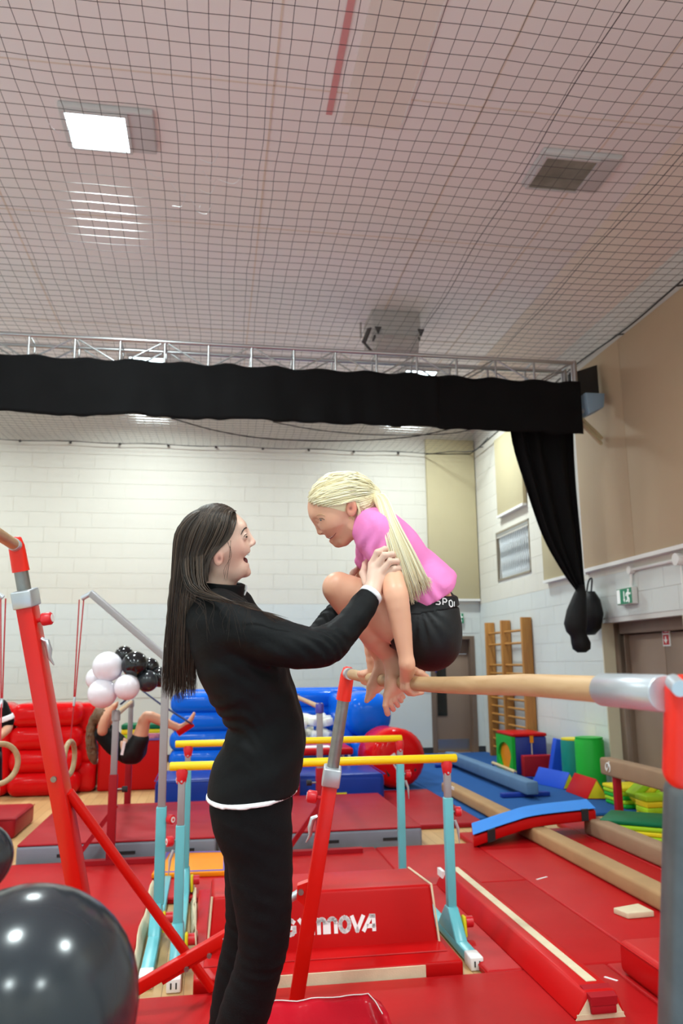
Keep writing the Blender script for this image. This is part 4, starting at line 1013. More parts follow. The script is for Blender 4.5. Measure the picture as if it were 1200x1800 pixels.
# ================================================================ the two single low bars behind
def single_bar(label, pf, pbk, ztop_px, capm, knob):
    root = thing('single_bar', label, 'gymnastics bar', pf, 'single low bars'); z = ztop_px
    for k_, p in enumerate((pf, pbk)):
        h_ = .62
        MB().box(p.x - .028, p.x + .028, p.y - .028, p.y + .028, p.z, h_).build('lower_post', m_red_d, root, bevel=.004)
        MB().box(p.x - .021, p.x + .021, p.y - .021, p.y + .021, h_ - .02, z + .03).build('upper_post', m_tube, root, bevel=.004)
        MB().tube([(p.x, p.y, z - .045), (p.x, p.y, z - .04), (p.x, p.y, z + .02), (p.x, p.y, z + .03)], [.02, .03, .03, .02], 14).build('head_cap', capm, root, smooth=True)
        MB().bar((p.x + .03, p.y - .01, .42), (p.x - .25, p.y - .01, p.z + .01), .03, .03).build('stay', m_red_d, root) if k_ == 0 else None
        kx = -.06 if knob < 0 else .06
        MB().tube([(p.x + kx * .4, p.y, h_ - .1), (p.x + kx, p.y, h_ - .1)], .007, 8).build('knob_stem', m_dsteel, root, smooth=True); MB().tube([(p.x + kx, p.y, h_ - .1), (p.x + kx * 1.6, p.y, h_ - .1)], .02, 12).build('knob', m_blk, root, smooth=True)
    MB().box(pf.x - .3, pf.x + .3, pf.y - .03, pf.y + .03, pf.z + .0005, pf.z + .03).build('base_bar', m_red_d, root)
    MB().tube([(pf.x, pf.y, z), (pbk.x, pbk.y, z)], .019, 14).build('wooden_rail', m_ash, root, smooth=True)
    return root
b1f = F(198, 1506, TM); b1f.y = 6.0; b1f.x = YW(203, 1350, 6.0).x; b1b = V((YW(226, 1350, 7.8).x, 7.8, 0))
single_bar('single low bar on grey and red posts behind the white balloons', V((b1f.x, 5.9, TM)), b1b, 1.02, m_tube, 1)
b2 = V((YW(562, 1350, 5.9).x, 5.9, TM)); b2b = V((YW(521, 1350, 7.82).x, 7.82, 0))
single_bar('single low bar with a purple cap in front of the foam pit', b2, b2b, YW(561, 1243, 5.9).z, mat('purple_cap', srgb(62, 50, 150), .4), -1)

# ================================================================ balloons
m_bwhite = mat('balloon_white', srgb(238, 234, 242), .22, sss=.0, spec=.5)
m_bblack = mat('balloon_black', (.008, .009, .011), .12, spec=.6); m_bblack2 = mat('balloon_charcoal', (.020, .024, .030), .2, spec=.55)
def balloon(label, c, r, m, group, ax=(0, 0, -1)):
    ax = V(ax).normalized(); q_ = V((0, 0, -1)).rotation_difference(ax)
    prof_ = []
    for i in range(19):
        t = math.pi * i / 18; rr = math.sin(t); z = -math.cos(t)
        k_ = 1.0 + .10 * max(0, -z) ** 2
        prof_.append((rr * r * (1 - .10 * max(0, -z) ** 3), z * r * k_))
    b_ = MB(); n = 32
    for rr, z in prof_:
        for j in range(n):
            a_ = 2 * math.pi * j / n; b_.v.append(tuple(c + q_ @ V((rr * math.cos(a_), rr * math.sin(a_), z))))
    for i in range(18):
        for j in range(n): b_.f.append((i * n + j, i * n + (j + 1) % n, (i + 1) * n + (j + 1) % n, (i + 1) * n + j)); b_.mi.append(0)
    root = thing('balloon', label, 'balloon', c, group)
    b_.build('balloon_skin', m, root, smooth=math.pi)
    e_ = c + q_ @ V((0, 0, -r * 1.10))
    MB().tube([e_ - (q_ @ V((0, 0, -1))) * .01, e_ + (q_ @ V((0, 0, -1))) * .008, e_ + (q_ @ V((0, 0, -1))) * .02], [.006, .004, .011], 10).build('neck_knot', m, root, smooth=True)
    return root
ZB = 5.55
gW, gK = 'white balloons on the bar post', 'black balloons on the bar post'
for (px, py, rp, dz, lb_, m, g_) in (
        (189, 1172, 26, -.02, 'largest white balloon at the top of the cluster', m_bwhite, gW),
        (171, 1193, 20, .07, 'white balloon mostly hidden behind the largest one', m_bwhite, gW),
        (180, 1219, 25, -.07, 'lowest white balloon in the cluster above the swinging child', m_bwhite, gW),
        (223, 1208, 22, -.08, 'smaller white balloon touching the black balloons', m_bwhite, gW),
        (218, 1152, 17, .16, 'black balloon peeping out over the largest white one', m_bblack, gK),
        (237, 1168, 23, -.0, 'shiny black balloon in the middle of the cluster', m_bblack, gK),
        (263, 1173, 17, .14, 'black balloon behind the slanted grey arm', m_bblack, gK),
        (259, 1197, 19, .0, 'small matt black balloon lowest of the black ones', m_bblack2, gK),
        (281, 1190, 18, .1, 'dark balloon half hidden by the long brown hair', m_bblack, gK)):
    s_ = ZB / FPX; c = P(px, py, ZB + dz); ctr = P(222, 1195, ZB + .1)
    balloon(lb_, c, rp * s_ * 1.0, m, g_, (ctr - c))
big = balloon('big glossy black balloon beside the left red post', P(42, 1768, .98), .138, m_bblack2, 'black balloons in front', (-.2, 0, -1))
sec = balloon('smaller dark balloon behind the big glossy black one', P(-38, 1508, 1.25), .052, m_bblack2, 'black balloons in front', (.1, -.2, -1))
# stand that carries the two near balloons, below and left of view
bs = P(-120, 1900, 1.1)
st = thing('balloon_stand', 'slim white balloon stand on a round base', 'stand', (bs.x, bs.y, TM))
MB().tube([(bs.x, bs.y, TM + .0005), (bs.x, bs.y, TM + .02)], .14, 24).build('base', m_white, st, smooth=True)
MB().tube([(bs.x, bs.y, TM + .02), (bs.x, bs.y, 1.25)], .008, 8).build('pole', m_white, st, smooth=True)
for bb_ in (big, sec): MB().tube([(bs.x, bs.y, bb_.location.z - .02), bb_.location + V((-.03, 0, -.02))], .004, 6).build('clip_arm', m_white, st, smooth=True)

# ================================================================ inflatables and things at the back
m_infb = vinyl('inflatable_blue', (18, 106, 230), .16, bump=.9, bs=5, na=.06); m_infr = vinyl('inflatable_red', (214, 14, 18), .14, bump=.9, bs=5, na=.06)
def cell(parent, m, x0, x1, y0, y1, z0, z1, bv=None):
    d = bv or min(x1 - x0, y1 - y0, z1 - z0) * .42
    MB().box(x0, x1, y0, y1, z0, z1).build('air_cell', m, parent, bevel=d, seg=5)
fp = thing('foam_pit', 'bright blue inflatable foam pit with thick air-filled walls', 'inflatable', (.9, 10, 0))
for k in range(5): cell(fp, m_infb, -.45, .62, 9.32, 10.0, .0 + k * .205, .225 + k * .205)
for k in range(2): cell(fp, m_infb, .6, 1.62, 9.34, 9.66, .0 + k * .25, .265 + k * .25)
for k in range(5): cell(fp, m_infb, .5, 1.62, 10.55, 10.9, .0 + k * .2, .22 + k * .2)
cell(fp, m_infb, -.42, 2.12, 10.85, 11.2, .8, 1.04)
for k in range(2): cell(fp, m_infb, 1.56, 2.12, 9.38, 10.2, k * .50, .52 + k * .50)
cell(fp, m_infb, 1.5, 1.7, 9.6, 10.6, .3, .98)
MB().box(.55, 1.6, 9.6, 10.6, .3, .41).build('pit_floor', m_infb, fp, bevel=.03)
m_foam = mat('foam_white', srgb(240, 236, 220), .9, bump=.2, bump_scale=60)
rf = random.Random(5)
for k in range(50):
    s_ = rf.uniform(.05, .06); x = .73 + .165 * (k % 5) + rf.uniform(-.012, .012); y = 9.77 + .165 * (k // 5 % 5) + rf.uniform(-.012, .012)
    z = .485 + .155 * (k // 25) + rf.uniform(-.004, .004) + .03 * (k % 5 > 2)
    mb_ = MB().box(-s_, s_, -s_, s_, -s_ * .85, s_ * .85)
    Rm = Matrix.Rotation(rf.uniform(0, 3), 3, 'Z') @ Matrix.Rotation(rf.uniform(-.3, .3), 3, 'X') @ Matrix.Rotation(rf.uniform(-.3, .3), 3, 'Y')
    mb_.v = [tuple(Rm @ V(p)) for p in mb_.v]
    o = mb_.build('foam_cube', m_foam, None, bevel=.006, seg=1); o.location = (x, y, z)
    tag(o, 'white foam cube loose in the blue inflatable pit', 'foam cube', 'foam cubes in the pit')
ri = thing('inflatable_wall', 'shiny red inflatable wall of stacked air cells', 'inflatable', (-1.7, 9.5, 0))
for k in range(4): cell(ri, m_infr, -2.12, -1.38, 9.2, 9.75, .0 + k * .238, .25 + k * .238)
cell(ri, m_infr, -3.4, -2.1, 9.25, 9.8, .0, .97, .12)
for k in range(3): cell(ri, m_infr, -1.5, -1.24, 9.42, 9.9, .0 + k * .31, .33 + k * .31, .07)
MB().torus((-1.52, 9.19, .12), .03, .008, (0, 1, 0), 20, 8).build('valve_ring', m_white, ri, smooth=True)
pad('crash_block', 'tall red foam block standing beyond the swinging child', 'block', m_red2, -1.22, -.5, 9.45, 10.1, 0, .53, .03)
folded('green and yellow folded mat lying on the tall red block', -1.0, -.55, 9.62, 10.0, .5305, [m_lime, m_yellow, m_green_d], .055)
bx = thing('toy_box', 'purple edged patterned tray on the tall red block', 'tray', (-.62, 9.5, .53)); MB().box(-.72, -.5, 9.46, 9.58, .531, .55).build('tray', m_purple, bx, bevel=.004)
MB().box(-.715, -.505, 9.462, 9.578, .551, .60).build('lining', mat('tray_pink', srgb(214, 120, 140), .6, noise_amt=.6, noise_scale=14, col2=srgb(60, 60, 120)), bx)
# red topped table with a white sheet
tb = thing('low_table', 'low red padded table with a white sheet on it', 'table', (1.1, 8.9, 0))
tx0, tx1 = YW(490, 1320, 8.9).x, YW(615, 1320, 8.9).x
MB().box(tx0, tx1, 8.68, 9.2, .40, .47).build('padded_top', m_red2, tb, bevel=.02)
MB().box(tx0 + .2, tx0 + .55, 8.78, 9.0, .4702, .474).build('paper_sheet', m_white, tb)
for x in (tx0 + .04, tx1 - .04):
    for y in (8.72, 9.15): MB().tube([(x, y, .001), (x, y, .41)], .016, 10).build('leg', m_white, tb, smooth=True)
# air barrel
bc = P(688, 1328, 8.75); rb_ = .315; bc.z = .03 + rb_ + .002
ar_ = thing('air_barrel', 'big round red inflatable barrel with a white label and black straps', 'inflatable', (bc.x, bc.y, .03))
dax = V((.12, -1, 0)).normalized(); bb_ = MB()
prof_ = [(-.28, .0), (-.285, .15), (-.27, .24), (-.235, .285), (-.19, .31), (.0, .315), (.25, .31), (.32, .26), (.34, .0)]
n = 56
for s_, rr in prof_:
    for j in range(n):
        a_ = 2 * math.pi * j / n; px_ = dax.cross(V((0, 0, 1))).normalized(); rq = rr * (1 + (.012 if j % 2 else -.0) * (rr > .2 and s_ < -.15))
        bb_.v.append(tuple(bc - dax * s_ * -1 * -1 + px_ * (rq * math.cos(a_)) + V((0, 0, 1)) * (rq * math.sin(a_)))) if False else bb_.v.append(tuple(bc - dax * s_ + px_ * (rq * math.cos(a_)) + V((0, 0, 1)) * (rq * math.sin(a_))))
for i in range(len(prof_) - 1):
    for j in range(n): bb_.f.append((i * n + j, i * n + (j + 1) % n, (i + 1) * n + (j + 1) % n, (i + 1) * n + j)); bb_.mi.append(0)
bb_.build('air_skin', m_infr, ar_, smooth=math.pi)
px_ = dax.cross(V((0, 0, 1))).normalized()
if px_.x < 0: px_ = -px_
fc = bc + dax * .288
MB().bar(fc - px_ * .10 + V((0, 0, .05)), fc - px_ * .0 - V((0, 0, .12)), .075, .006, dax).build('white_label', m_white, ar_)
MB().bar(fc - px_ * .085 + V((0, 0, -.01)) + dax * .003, fc - px_ * .045 - V((0, 0, .07)) + dax * .003, .02, .004, dax).build('label_print', m_blk, ar_)
for (u0, v0, u1, v1) in ((-.17, -.06, -.13, -.17), (.13, -.02, .17, -.13), (-.05, .19, .02, .2)):
    MB().bar(fc + px_ * u0 + V((0, 0, v0)) - dax * .02, fc + px_ * u1 + V((0, 0, v1)) - dax * .02, .025, .02, dax).build('strap_handle', m_blk, ar_)

# ================================================================ people: smooth bodies grown from tapered limbs
from mathutils.bvhtree import BVHTree
def C(px, py, Z): return np.array([(px - 600.0) * Z / FPX, (900.0 - py) * Z / FPX, Z])
def BB(x0, y1, z0, x1, y0, z1):      # bounds of a picture box between two distances
    c = np.array([C(x, y, z) for x in (x0, x1) for y in (y0, y1) for z in (z0, z1)])
    return c.min(0), c.max(0)
def toW(a):
    a = np.asarray(a, float)
    return np.array(CAM)[None] + a[:, :1] * np.array(RT)[None] + a[:, 1:2] * np.array(UP)[None] + a[:, 2:3] * np.array(FW)[None]
def toW1(p): return V(toW(np.array([p]))[0])
class Body:
    """signed distance volume on a rectilinear grid (finer where asked) turned into one mesh"""
    def __init__(s, lo, hi, step, fine=()):
        s.ax = []
        for a in range(3):
            pts = [lo[a]]
            while pts[-1] < hi[a]:
                x = pts[-1]; st = step
                for flo, fhi, fs in fine:
                    if flo[a] - step <= x <= fhi[a]: st = min(st, fs)
                pts.append(x + st)
            s.ax.append(np.array(pts))
        s.D = np.full([len(a) for a in s.ax], .2, np.float32)
    def region(s, lo, hi):
        sl = tuple(slice(max(0, np.searchsorted(s.ax[a], lo[a]) - 1), np.searchsorted(s.ax[a], hi[a]) + 1) for a in range(3))
        X = s.ax[0][sl[0]][:, None, None]; Y = s.ax[1][sl[1]][None, :, None]; Z = s.ax[2][sl[2]][None, None, :]
        return sl, X, Y, Z
    def comb(s, sl, d, k, op):
        A = s.D[sl]
        if A.size == 0: return
        d = d.astype(np.float32)
        if op == 'u':
            h = np.clip(.5 + .5 * (A - d) / k, 0, 1); s.D[sl] = A * (1 - h) + d * h - k * h * (1 - h)
        else:
            h = np.clip(.5 - .5 * (A + d) / k, 0, 1); s.D[sl] = A * (1 - h) - d * h + k * h * (1 - h)
    def cap(s, a, b, ra, rb, k=.02, op='u'):
        a = np.asarray(a, float); b = np.asarray(b, float); pad = .03 + k
        lo = np.minimum(a - ra, b - rb) - pad; hi = np.maximum(a + ra, b + rb) + pad
        sl, X, Y, Z = s.region(lo, hi); ab = b - a; L2 = max(ab @ ab, 1e-9)
        t = np.clip(((X - a[0]) * ab[0] + (Y - a[1]) * ab[1] + (Z - a[2]) * ab[2]) / L2, 0, 1)
        d = np.sqrt((X - a[0] - t * ab[0]) ** 2 + (Y - a[1] - t * ab[1]) ** 2 + (Z - a[2] - t * ab[2]) ** 2) - (ra + (rb - ra) * t)
        s.comb(sl, d, k, op)
    def ell(s, c, r, k=.02, op='u', rot=0.0):
        c = np.asarray(c, float); r = np.asarray(r, float); m = r.max() + .03 + k
        sl, X, Y, Z = s.region(c - m, c + m); x, y, z = X - c[0], Y - c[1], Z - c[2]
        ca, sa = math.cos(rot), math.sin(rot); x, y = x * ca + y * sa, -x * sa + y * ca
        k0 = np.sqrt((x / r[0]) ** 2 + (y / r[1]) ** 2 + (z / r[2]) ** 2) + 0 * (x + y + z)
        k1 = np.sqrt((x / r[0] ** 2) ** 2 + (y / r[1] ** 2) ** 2 + (z / r[2] ** 2) ** 2) + 1e-6
        s.comb(sl, k0 * (k0 - 1) / k1, k, op)
    def segs(s, L, pad):                             # rounded-cone chain as one field
        lo = np.min([np.minimum(a - ra, b - rb) for a, b, ra, rb in L], 0) - pad; hi = np.max([np.maximum(a + ra, b + rb) for a, b, ra, rb in L], 0) + pad
        sl, X, Y, Z = s.region(lo, hi); D = None
        for a, b, ra, rb in L:
            ab = b - a; L2 = max(ab @ ab, 1e-9)
            t = np.clip(((X - a[0]) * ab[0] + (Y - a[1]) * ab[1] + (Z - a[2]) * ab[2]) / L2, 0, 1)
            d = (np.sqrt((X - a[0] - t * ab[0]) ** 2 + (Y - a[1] - t * ab[1]) ** 2 + (Z - a[2] - t * ab[2]) ** 2) - (ra + (rb - ra) * t)).astype(np.float32)
            if D is None: D = d
            else:
                k = .006; h = np.clip(.5 + .5 * (D - d) / k, 0, 1); D = D * (1 - h) + d * h - k * h * (1 - h)
        return sl, D
    def chain(s, pts, k=.02, dr=0.0, sc=1.0):       # pts: (px, py, Z, radius in px)
        pp = bez([V((p[0], p[1], p[2])) for p in pts], 3 * (len(pts) - 1)) if len(pts) > 2 else [V(p[:3]) for p in pts]
        rr = bez([V((p[3], 0, 0)) for p in pts], 3 * (len(pts) - 1)) if len(pts) > 2 else [V((p[3], 0, 0)) for p in pts]
        Q = [(C(*p), r.x * p[2] / FPX * sc + dr) for p, r in zip(pp, rr)]
        sl, d = s.segs([(a[0], b[0], a[1], b[1]) for a, b in zip(Q[:-1], Q[1:])], .03 + k); s.comb(sl, d, k, 'u')
    def pair(s, pts, k=.04, dr=0.0):                # pts: (px, py, Z, radius px, half spread in depth m)
        n = 3 * (len(pts) - 1)
        pp = bez([V((p[0], p[1], p[2])) for p in pts], n) if len(pts) > 2 else [V(p[:3]) for p in pts]
        rr = bez([V((p[3], p[4], 0)) for p in pts], n) if len(pts) > 2 else [V((p[3], p[4], 0)) for p in pts]
        L = {-1: [], 1: []}
        for sg in (-1, 1):
            Q = []
            for p, r in zip(pp, rr):
                c = C(*p); c[2] += sg * r.y; Q.append((c, r.x * p[2] / FPX + dr))
            L[sg] = [(a[0], b[0], a[1], b[1]) for a, b in zip(Q[:-1], Q[1:])]
        both = L[-1] + L[1]; lo = np.min([np.minimum(a - ra, b - rb) for a, b, ra, rb in both], 0); hi = np.max([np.maximum(a + ra, b + rb) for a, b, ra, rb in both], 0)
        for sg in (-1, 1):                          # same region for both sides
            L[sg].append((lo, lo, -9.0, -9.0)); L[sg].append((hi, hi, -9.0, -9.0))
        F_ = []
        for sg in (-1, 1):
            q = [x for x in L[sg] if x[2] > -8]
            sl, X, Y, Z = s.region(lo - .06, hi + .06); sub = Body.__new__(Body); sub.ax = [s.ax[a][sl[a]] for a in range(3)]
            full = np.full([len(a) for a in sub.ax], .2, np.float32); s2, d = sub.segs(q, .06); full[s2] = d; F_.append(full)
        h = np.clip(.5 + .5 * (F_[0] - F_[1]) / k, 0, 1); d = F_[0] * (1 - h) + F_[1] * h - k * h * (1 - h)
        s.comb(sl, d, .02, 'u')
    def plane(s, p, n):                              # keep the side against n
        p = np.asarray(p); n = np.asarray(n, float); n = n / np.linalg.norm(n)
        X, Y, Z = s.ax[0][:, None, None], s.ax[1][None, :, None], s.ax[2][None, None, :]
        s.D = np.maximum(s.D, ((X - p[0]) * n[0] + (Y - p[1]) * n[1] + (Z - p[2]) * n[2]).astype(np.float32))
    def warp(s, fn):
        X, Y, Z = s.ax[0][:, None, None], s.ax[1][None, :, None], s.ax[2][None, None, :]
        m = np.abs(s.D) < .03
        d = fn(X, Y, Z) + np.zeros_like(s.D); s.D = np.where(m, s.D + d.astype(np.float32), s.D)
    def mesh(s, name, m, parent, smooth_it=1, paint=None):
        D = s.D; S = D < 0
        corners = [(i, j, k) for i in (0, 1) for j in (0, 1) for k in (0, 1)]
        n = np.array(D.shape) - 1
        cnt = sum(S[i:n[0] + i, j:n[1] + j, k:n[2] + k].astype(np.int8) for i, j, k in corners)
        act = (cnt > 0) & (cnt < 8); idx = np.argwhere(act)
        ident = np.full(act.shape, -1, np.int32); ident[act] = np.arange(len(idx))
        cd_ = [D[idx[:, 0] + i, idx[:, 1] + j, idx[:, 2] + k] for i, j, k in corners]
        cp = [np.stack([s.ax[0][idx[:, 0] + i], s.ax[1][idx[:, 1] + j], s.ax[2][idx[:, 2] + k]], 1) for i, j, k in corners]
        acc = np.zeros((len(idx), 3)); num = np.zeros(len(idx))
        for a in range(8):
            for b in range(a + 1, 8):
                if sum(abs(u - v) for u, v in zip(corners[a], corners[b])) != 1: continue
                mk = (cd_[a] < 0) != (cd_[b] < 0)
                t = np.where(mk, cd_[a] / np.where(mk, cd_[a] - cd_[b], 1), 0)[:, None]
                acc += np.where(mk[:, None], cp[a] + (cp[b] - cp[a]) * t, 0); num += mk
        vv_ = acc / num[:, None]
        quads = []
        for axx in range(3):
            o = [a for a in range(3) if a != axx]
            sA = [slice(None)] * 3; sB = [slice(None)] * 3
            sA[axx] = slice(0, -1); sB[axx] = slice(1, None)
            for q in o: sA[q] = slice(1, -1); sB[q] = slice(1, -1)
            a_, b_ = S[tuple(sA)], S[tuple(sB)]
            e = np.argwhere(a_ != b_)
            if len(e) == 0: continue
            fl_ = a_[tuple(e.T)]
            base = e.copy(); base[:, o[0]] += 1; base[:, o[1]] += 1
            def cid(d0, d1):
                q = base.copy(); q[:, o[0]] += d0; q[:, o[1]] += d1
                return ident[q[:, 0], q[:, 1], q[:, 2]]
            Q = np.stack([cid(-1, -1), cid(0, -1), cid(0, 0), cid(-1, 0)], 1)
            if axx == 1: fl_ = ~fl_
            Q[~fl_] = Q[~fl_][:, ::-1]
            quads.append(Q)
        Q = np.concatenate(quads); Q = Q[(Q >= 0).all(1)]
        for it in range(smooth_it):                   # light relaxation
            sm = np.zeros_like(vv_); ct = np.zeros(len(vv_))
            for a, b in ((0, 1), (1, 2), (2, 3), (3, 0)):
                np.add.at(sm, Q[:, a], vv_[Q[:, b]]); np.add.at(ct, Q[:, a], 1)
                np.add.at(sm, Q[:, b], vv_[Q[:, a]]); np.add.at(ct, Q[:, b], 1)
            ct[ct == 0] = 1; vv_ = vv_ * .5 + sm / ct[:, None] * .5
        me = bpy.data.meshes.new(name); off = np.zeros(3); q = parent
        while q is not None: off += np.array(q.location); q = q.parent
        w = toW(vv_)
        me.from_pydata((w - off).tolist(), [], Q.tolist())
        me.polygons.foreach_set('use_smooth', [True] * len(me.polygons))
        if paint is not None:
            col = paint(vv_); at = me.color_attributes.new('tint', 'FLOAT_COLOR', 'POINT')
            at.data.foreach_set('color', np.concatenate([col, np.ones((len(col), 1))], 1).astype(np.float32).ravel())
        me.materials.append(m)
        ob = bpy.data.objects.new(name, me); COL.objects.link(ob); ob.parent = parent
        s.bvh = BVHTree.FromPolygons([tuple(p) for p in w], Q.tolist())
        return ob
    def hit(s, px, py, off=.0005):
        d = ray(px, py).normalized(); r_ = s.bvh.ray_cast(CAM, d, 20)
        if r_[0] is None: return None
        return r_[0] - d * off
def skin_mat(name, rough=.45):
    m = mat(name, (.8, .6, .5), rough, sss=.12); nt = m.node_tree; b = nt.nodes['Principled BSDF']
    a = nt.nodes.new('ShaderNodeVertexColor'); a.layer_name = 'tint'
    nt.links.new(a.outputs['Color'], b.inputs['Base Color']); return m
def painter(base, spots):
    base = np.array(base)
    def f(v):
        c = np.tile(base, (len(v), 1))
        for p, r, colr, amt in spots:
            d = np.linalg.norm(v - np.asarray(p)[None], axis=1); w = (np.exp(-(d / r) ** 2) * amt)[:, None]
            c = c * (1 - w) + np.array(colr)[None] * w
        return c
    return f
def strands(name, lines, m, parent, r=.0011, n=4):
    mb_ = MB(); rr_ = random.Random(3); ms = m if isinstance(m, list) else [m]
    for ln in lines:
        mb_.cm = rr_.randrange(len(ms))
        k = len(ln); rr = [r * (.9 if i < k * .75 else .9 * (1 - (i / (k - 1) - .75) * 3.2)) for i in range(k)]
        mb_.tube([toW1(p) for p in ln], [max(x, r * .12) for x in rr], n, cap=False)
    return mb_.build(name, ms, parent, smooth=math.pi, fix=False)
def drape(line, body, ctr, lo_, hi_, n_on=99):
    """lift the points of a strand that lie inside a volume onto its surface"""
    out = []; cw = toW1(ctr)
    for i, p in enumerate(line):
        if i < n_on:
            w = toW1(p); loc, nrm, ix, dist = body.bvh.find_nearest(w)
            if nrm.dot(loc - cw) < 0: nrm = -nrm
            off = lo_ + (hi_ - lo_) * ((i * 7919 + int(abs(line[0][0]) * 1e5)) % 97) / 97.0 * .3 + (hi_ - lo_) * .7 * ((int(abs(line[-1][1] + line[0][2]) * 1e6)) % 89) / 89.0
            if (w - loc).dot(nrm) < off:
                w = loc + nrm * off; d = w - CAM; p = np.array([d.dot(RT), d.dot(UP), d.dot(FW)])
        out.append(p)
    return out
def spl(pts, n):
    return [np.array(p) for p in bez([V(p) for p in pts], n)]
def hair_mat(name, c1, c2, rough=.34):
    m = mat(name, c1, rough, spec=.5, noise_amt=.99, noise_scale=26, col2=c2)
    return m
rh = random.Random(11)
m_jacket = mat('black_jacket', (.0030, .0032, .0038), .65, spec=.18, bump=.12, bump_scale=60)
m_legging = mat('charcoal_leggings', (.0052, .0057, .0066), .8, spec=.16, bump=.15, bump_scale=220, noise_amt=.2, noise_scale=90)
m_whitefab = mat('white_trim_fabric', srgb(238, 236, 238), .7)
m_skin = skin_mat('skin_fair'); m_skin_g = skin_mat('skin_child')
m_eye = mat('eye_white', srgb(232, 228, 224), .15); m_iris = mat('iris', (.05, .035, .02), .1); m_brow = mat('brow_dark', (.02, .012, .008), .6)
m_lash = mat('lash', (.008, .006, .005), .6); m_teeth = mat('teeth', srgb(244, 240, 234), .25); m_mouth = mat('mouth_inside', srgb(110, 40, 40), .5)

# ---------------------------------------------------------------- the coach
ZW = 2.2
foot0 = toW1(C(420, 2055, 2.2)); 
coach = thing('person', 'woman with long dark brown hair in black zip top and leggings lifting the girl', 'person', (foot0.x, foot0.y, TM))
torso = [(392, 1085, ZW, 54, .075), (420, 1150, ZW, 67, .065), (442, 1200, ZW, 66, .055), (465, 1250, ZW, 58, .05), (469, 1285, ZW, 62, .052), (463, 1322, ZW, 69, .06), (451, 1362, ZW, 71, .07)]
hips = [(450, 1355, ZW, 68, .072), (443, 1395, ZW, 64, .085), (449, 1432, ZW, 62, .085)]
legN = [(444, 1425, 2.115, 66), (455, 1490, 2.11, 58), (460, 1560, 2.11, 53), (464, 1645, 2.11, 44.5), (451, 1710, 2.12, 41), (436, 1760, 2.13, 43), (420, 1810, 2.14, 42), (398, 1880, 2.15, 35), (376, 1960, 2.16, 26), (366, 2015, 2.16, 22)]
legF = [(444, 1425, 2.285, 62), (446, 1500, 2.3, 52), (444, 1560, 2.3, 48), (437, 1635, 2.31, 41), (421, 1710, 2.32, 40), (410, 1780, 2.33, 40), (398, 1850, 2.33, 34), (380, 1920, 2.34, 25), (372, 1960, 2.34, 21)]
armN = [(402, 1102, 2.08, 46), (440, 1112, 2.055, 44), (495, 1130, 2.03, 40), (558, 1139, 2.02, 34), (604, 1109, 2.06, 28.5), (654, 1043, 2.13, 20)]
armF = [(405, 1100, 2.33, 44), (470, 1128, 2.42, 38), (540, 1140, 2.48, 33), (585, 1098, 2.52, 27), (612, 1052, 2.53, 19)]
neck = [(388, 1000, ZW, 31), (380, 1032, ZW, 33), (375, 1066, ZW, 40)]
bd = Body(*BB(255, 2085, 1.9, 720, 875, 2.66), .007,
          [(np.array([C(355, 0, ZW)[0], C(0, 1030, ZW)[1], ZW - .09]), np.array([C(455, 0, ZW)[0], C(0, 885, ZW)[1], ZW + .09]), .0024),
           (np.array([C(630, 0, 2.2)[0], C(0, 1062, 2.2)[1], 2.12]), np.array([C(712, 0, 2.2)[0], C(0, 955, 2.2)[1], 2.26]), .0024)])
bd.pair(torso, .04, -.010); bd.pair(hips, .04, -.008)
bd.chain(legN, .02, -.007); bd.chain(legF, .02, -.007); bd.chain(armN, .02, -.008); bd.chain(armF, .02, -.008)
for lg, sg in ((legN, 0), (legF, 1)):       # feet
    a = lg[-1]; Zf = a[2]; fy = 2068 if not sg else 2020
    bd.cap(C(a[0], a[1], Zf), C(a[0] - 4, fy - 18, Zf), .03, .032); bd.cap(C(a[0] - 6, fy - 16, Zf), C(a[0] + 95, fy - 6, Zf - .03), .03, .02); bd.cap(C(a[0] + 60, fy - 8, Zf - .02), C(a[0] + 120, fy - 4, Zf - .035), .026, .014)
bd.chain(neck, .02)
px_ = ZW / FPX
E_ = lambda x, y, dz, rx, ry, rz, k=.012, op='u', rot=0: bd.ell(C(x, y, ZW + dz), (rx * px_, ry * px_, rz), k, op, rot)
K_ = lambda x0, y0, z0, x1, y1, z1, r0, r1, k=.01, op='u': bd.cap(C(x0, y0, ZW + z0), C(x1, y1, ZW + z1), r0 * px_, r1 * px_, k, op)
E_(374, 947, 0, 56, 56, .074)                                    # skull
E_(392, 945, 0, 41, 44, .066, .03)                               # forehead
for sg in (-1, 1):
    K_(392, 968, sg * .03, 414, 996, sg * .018, 30, 17, .02)     # cheeks to jaw
    K_(385, 998, sg * .042, 414, 1006, sg * .022, 13, 12, .02)   # jaw line
    E_(414, 963, sg * .037, 14, 13, .018, .02)                   # cheek bone
    E_(435, 940, sg * .036, 7, 7, .012, .008, 's')                # eye socket
    E_(428, 943, sg * .031, 8.2, 8.0, .012, .003)                # eyelid ball
    E_(441, 957, sg * .009, 4.5, 3.6, .006, .004)                # nostril wing
K_(421, 926, -.028, 421, 926, .028, 10, 10, .016)                # brow ridge
K_(433, 933, 0, 443, 952, 0, 4.2, 5.4, .008)                     # nose
E_(444, 953.5, 0, 5.2, 4.6, .0075, .005)
K_(425, 966, -.018, 425, 966, .018, 13, 13, .012)                # upper jaw
K_(434.5, 968, -.014, 434.5, 968, .014, 5.2, 5.2, .004)          # upper lip
K_(424, 999, -.014, 424, 999, .014, 12, 12, .014)
K_(433, 992.5, -.013, 433, 992.5, .013, 4.8, 4.8, .004)          # lower lip
E_(431.5, 1006, 0, 9.5, 8.5, .014, .010)                         # chin
bd.ell(C(439, 981, ZW), (17 * px_, 9.6 * px_, .027), .004, 's')  # open mouth
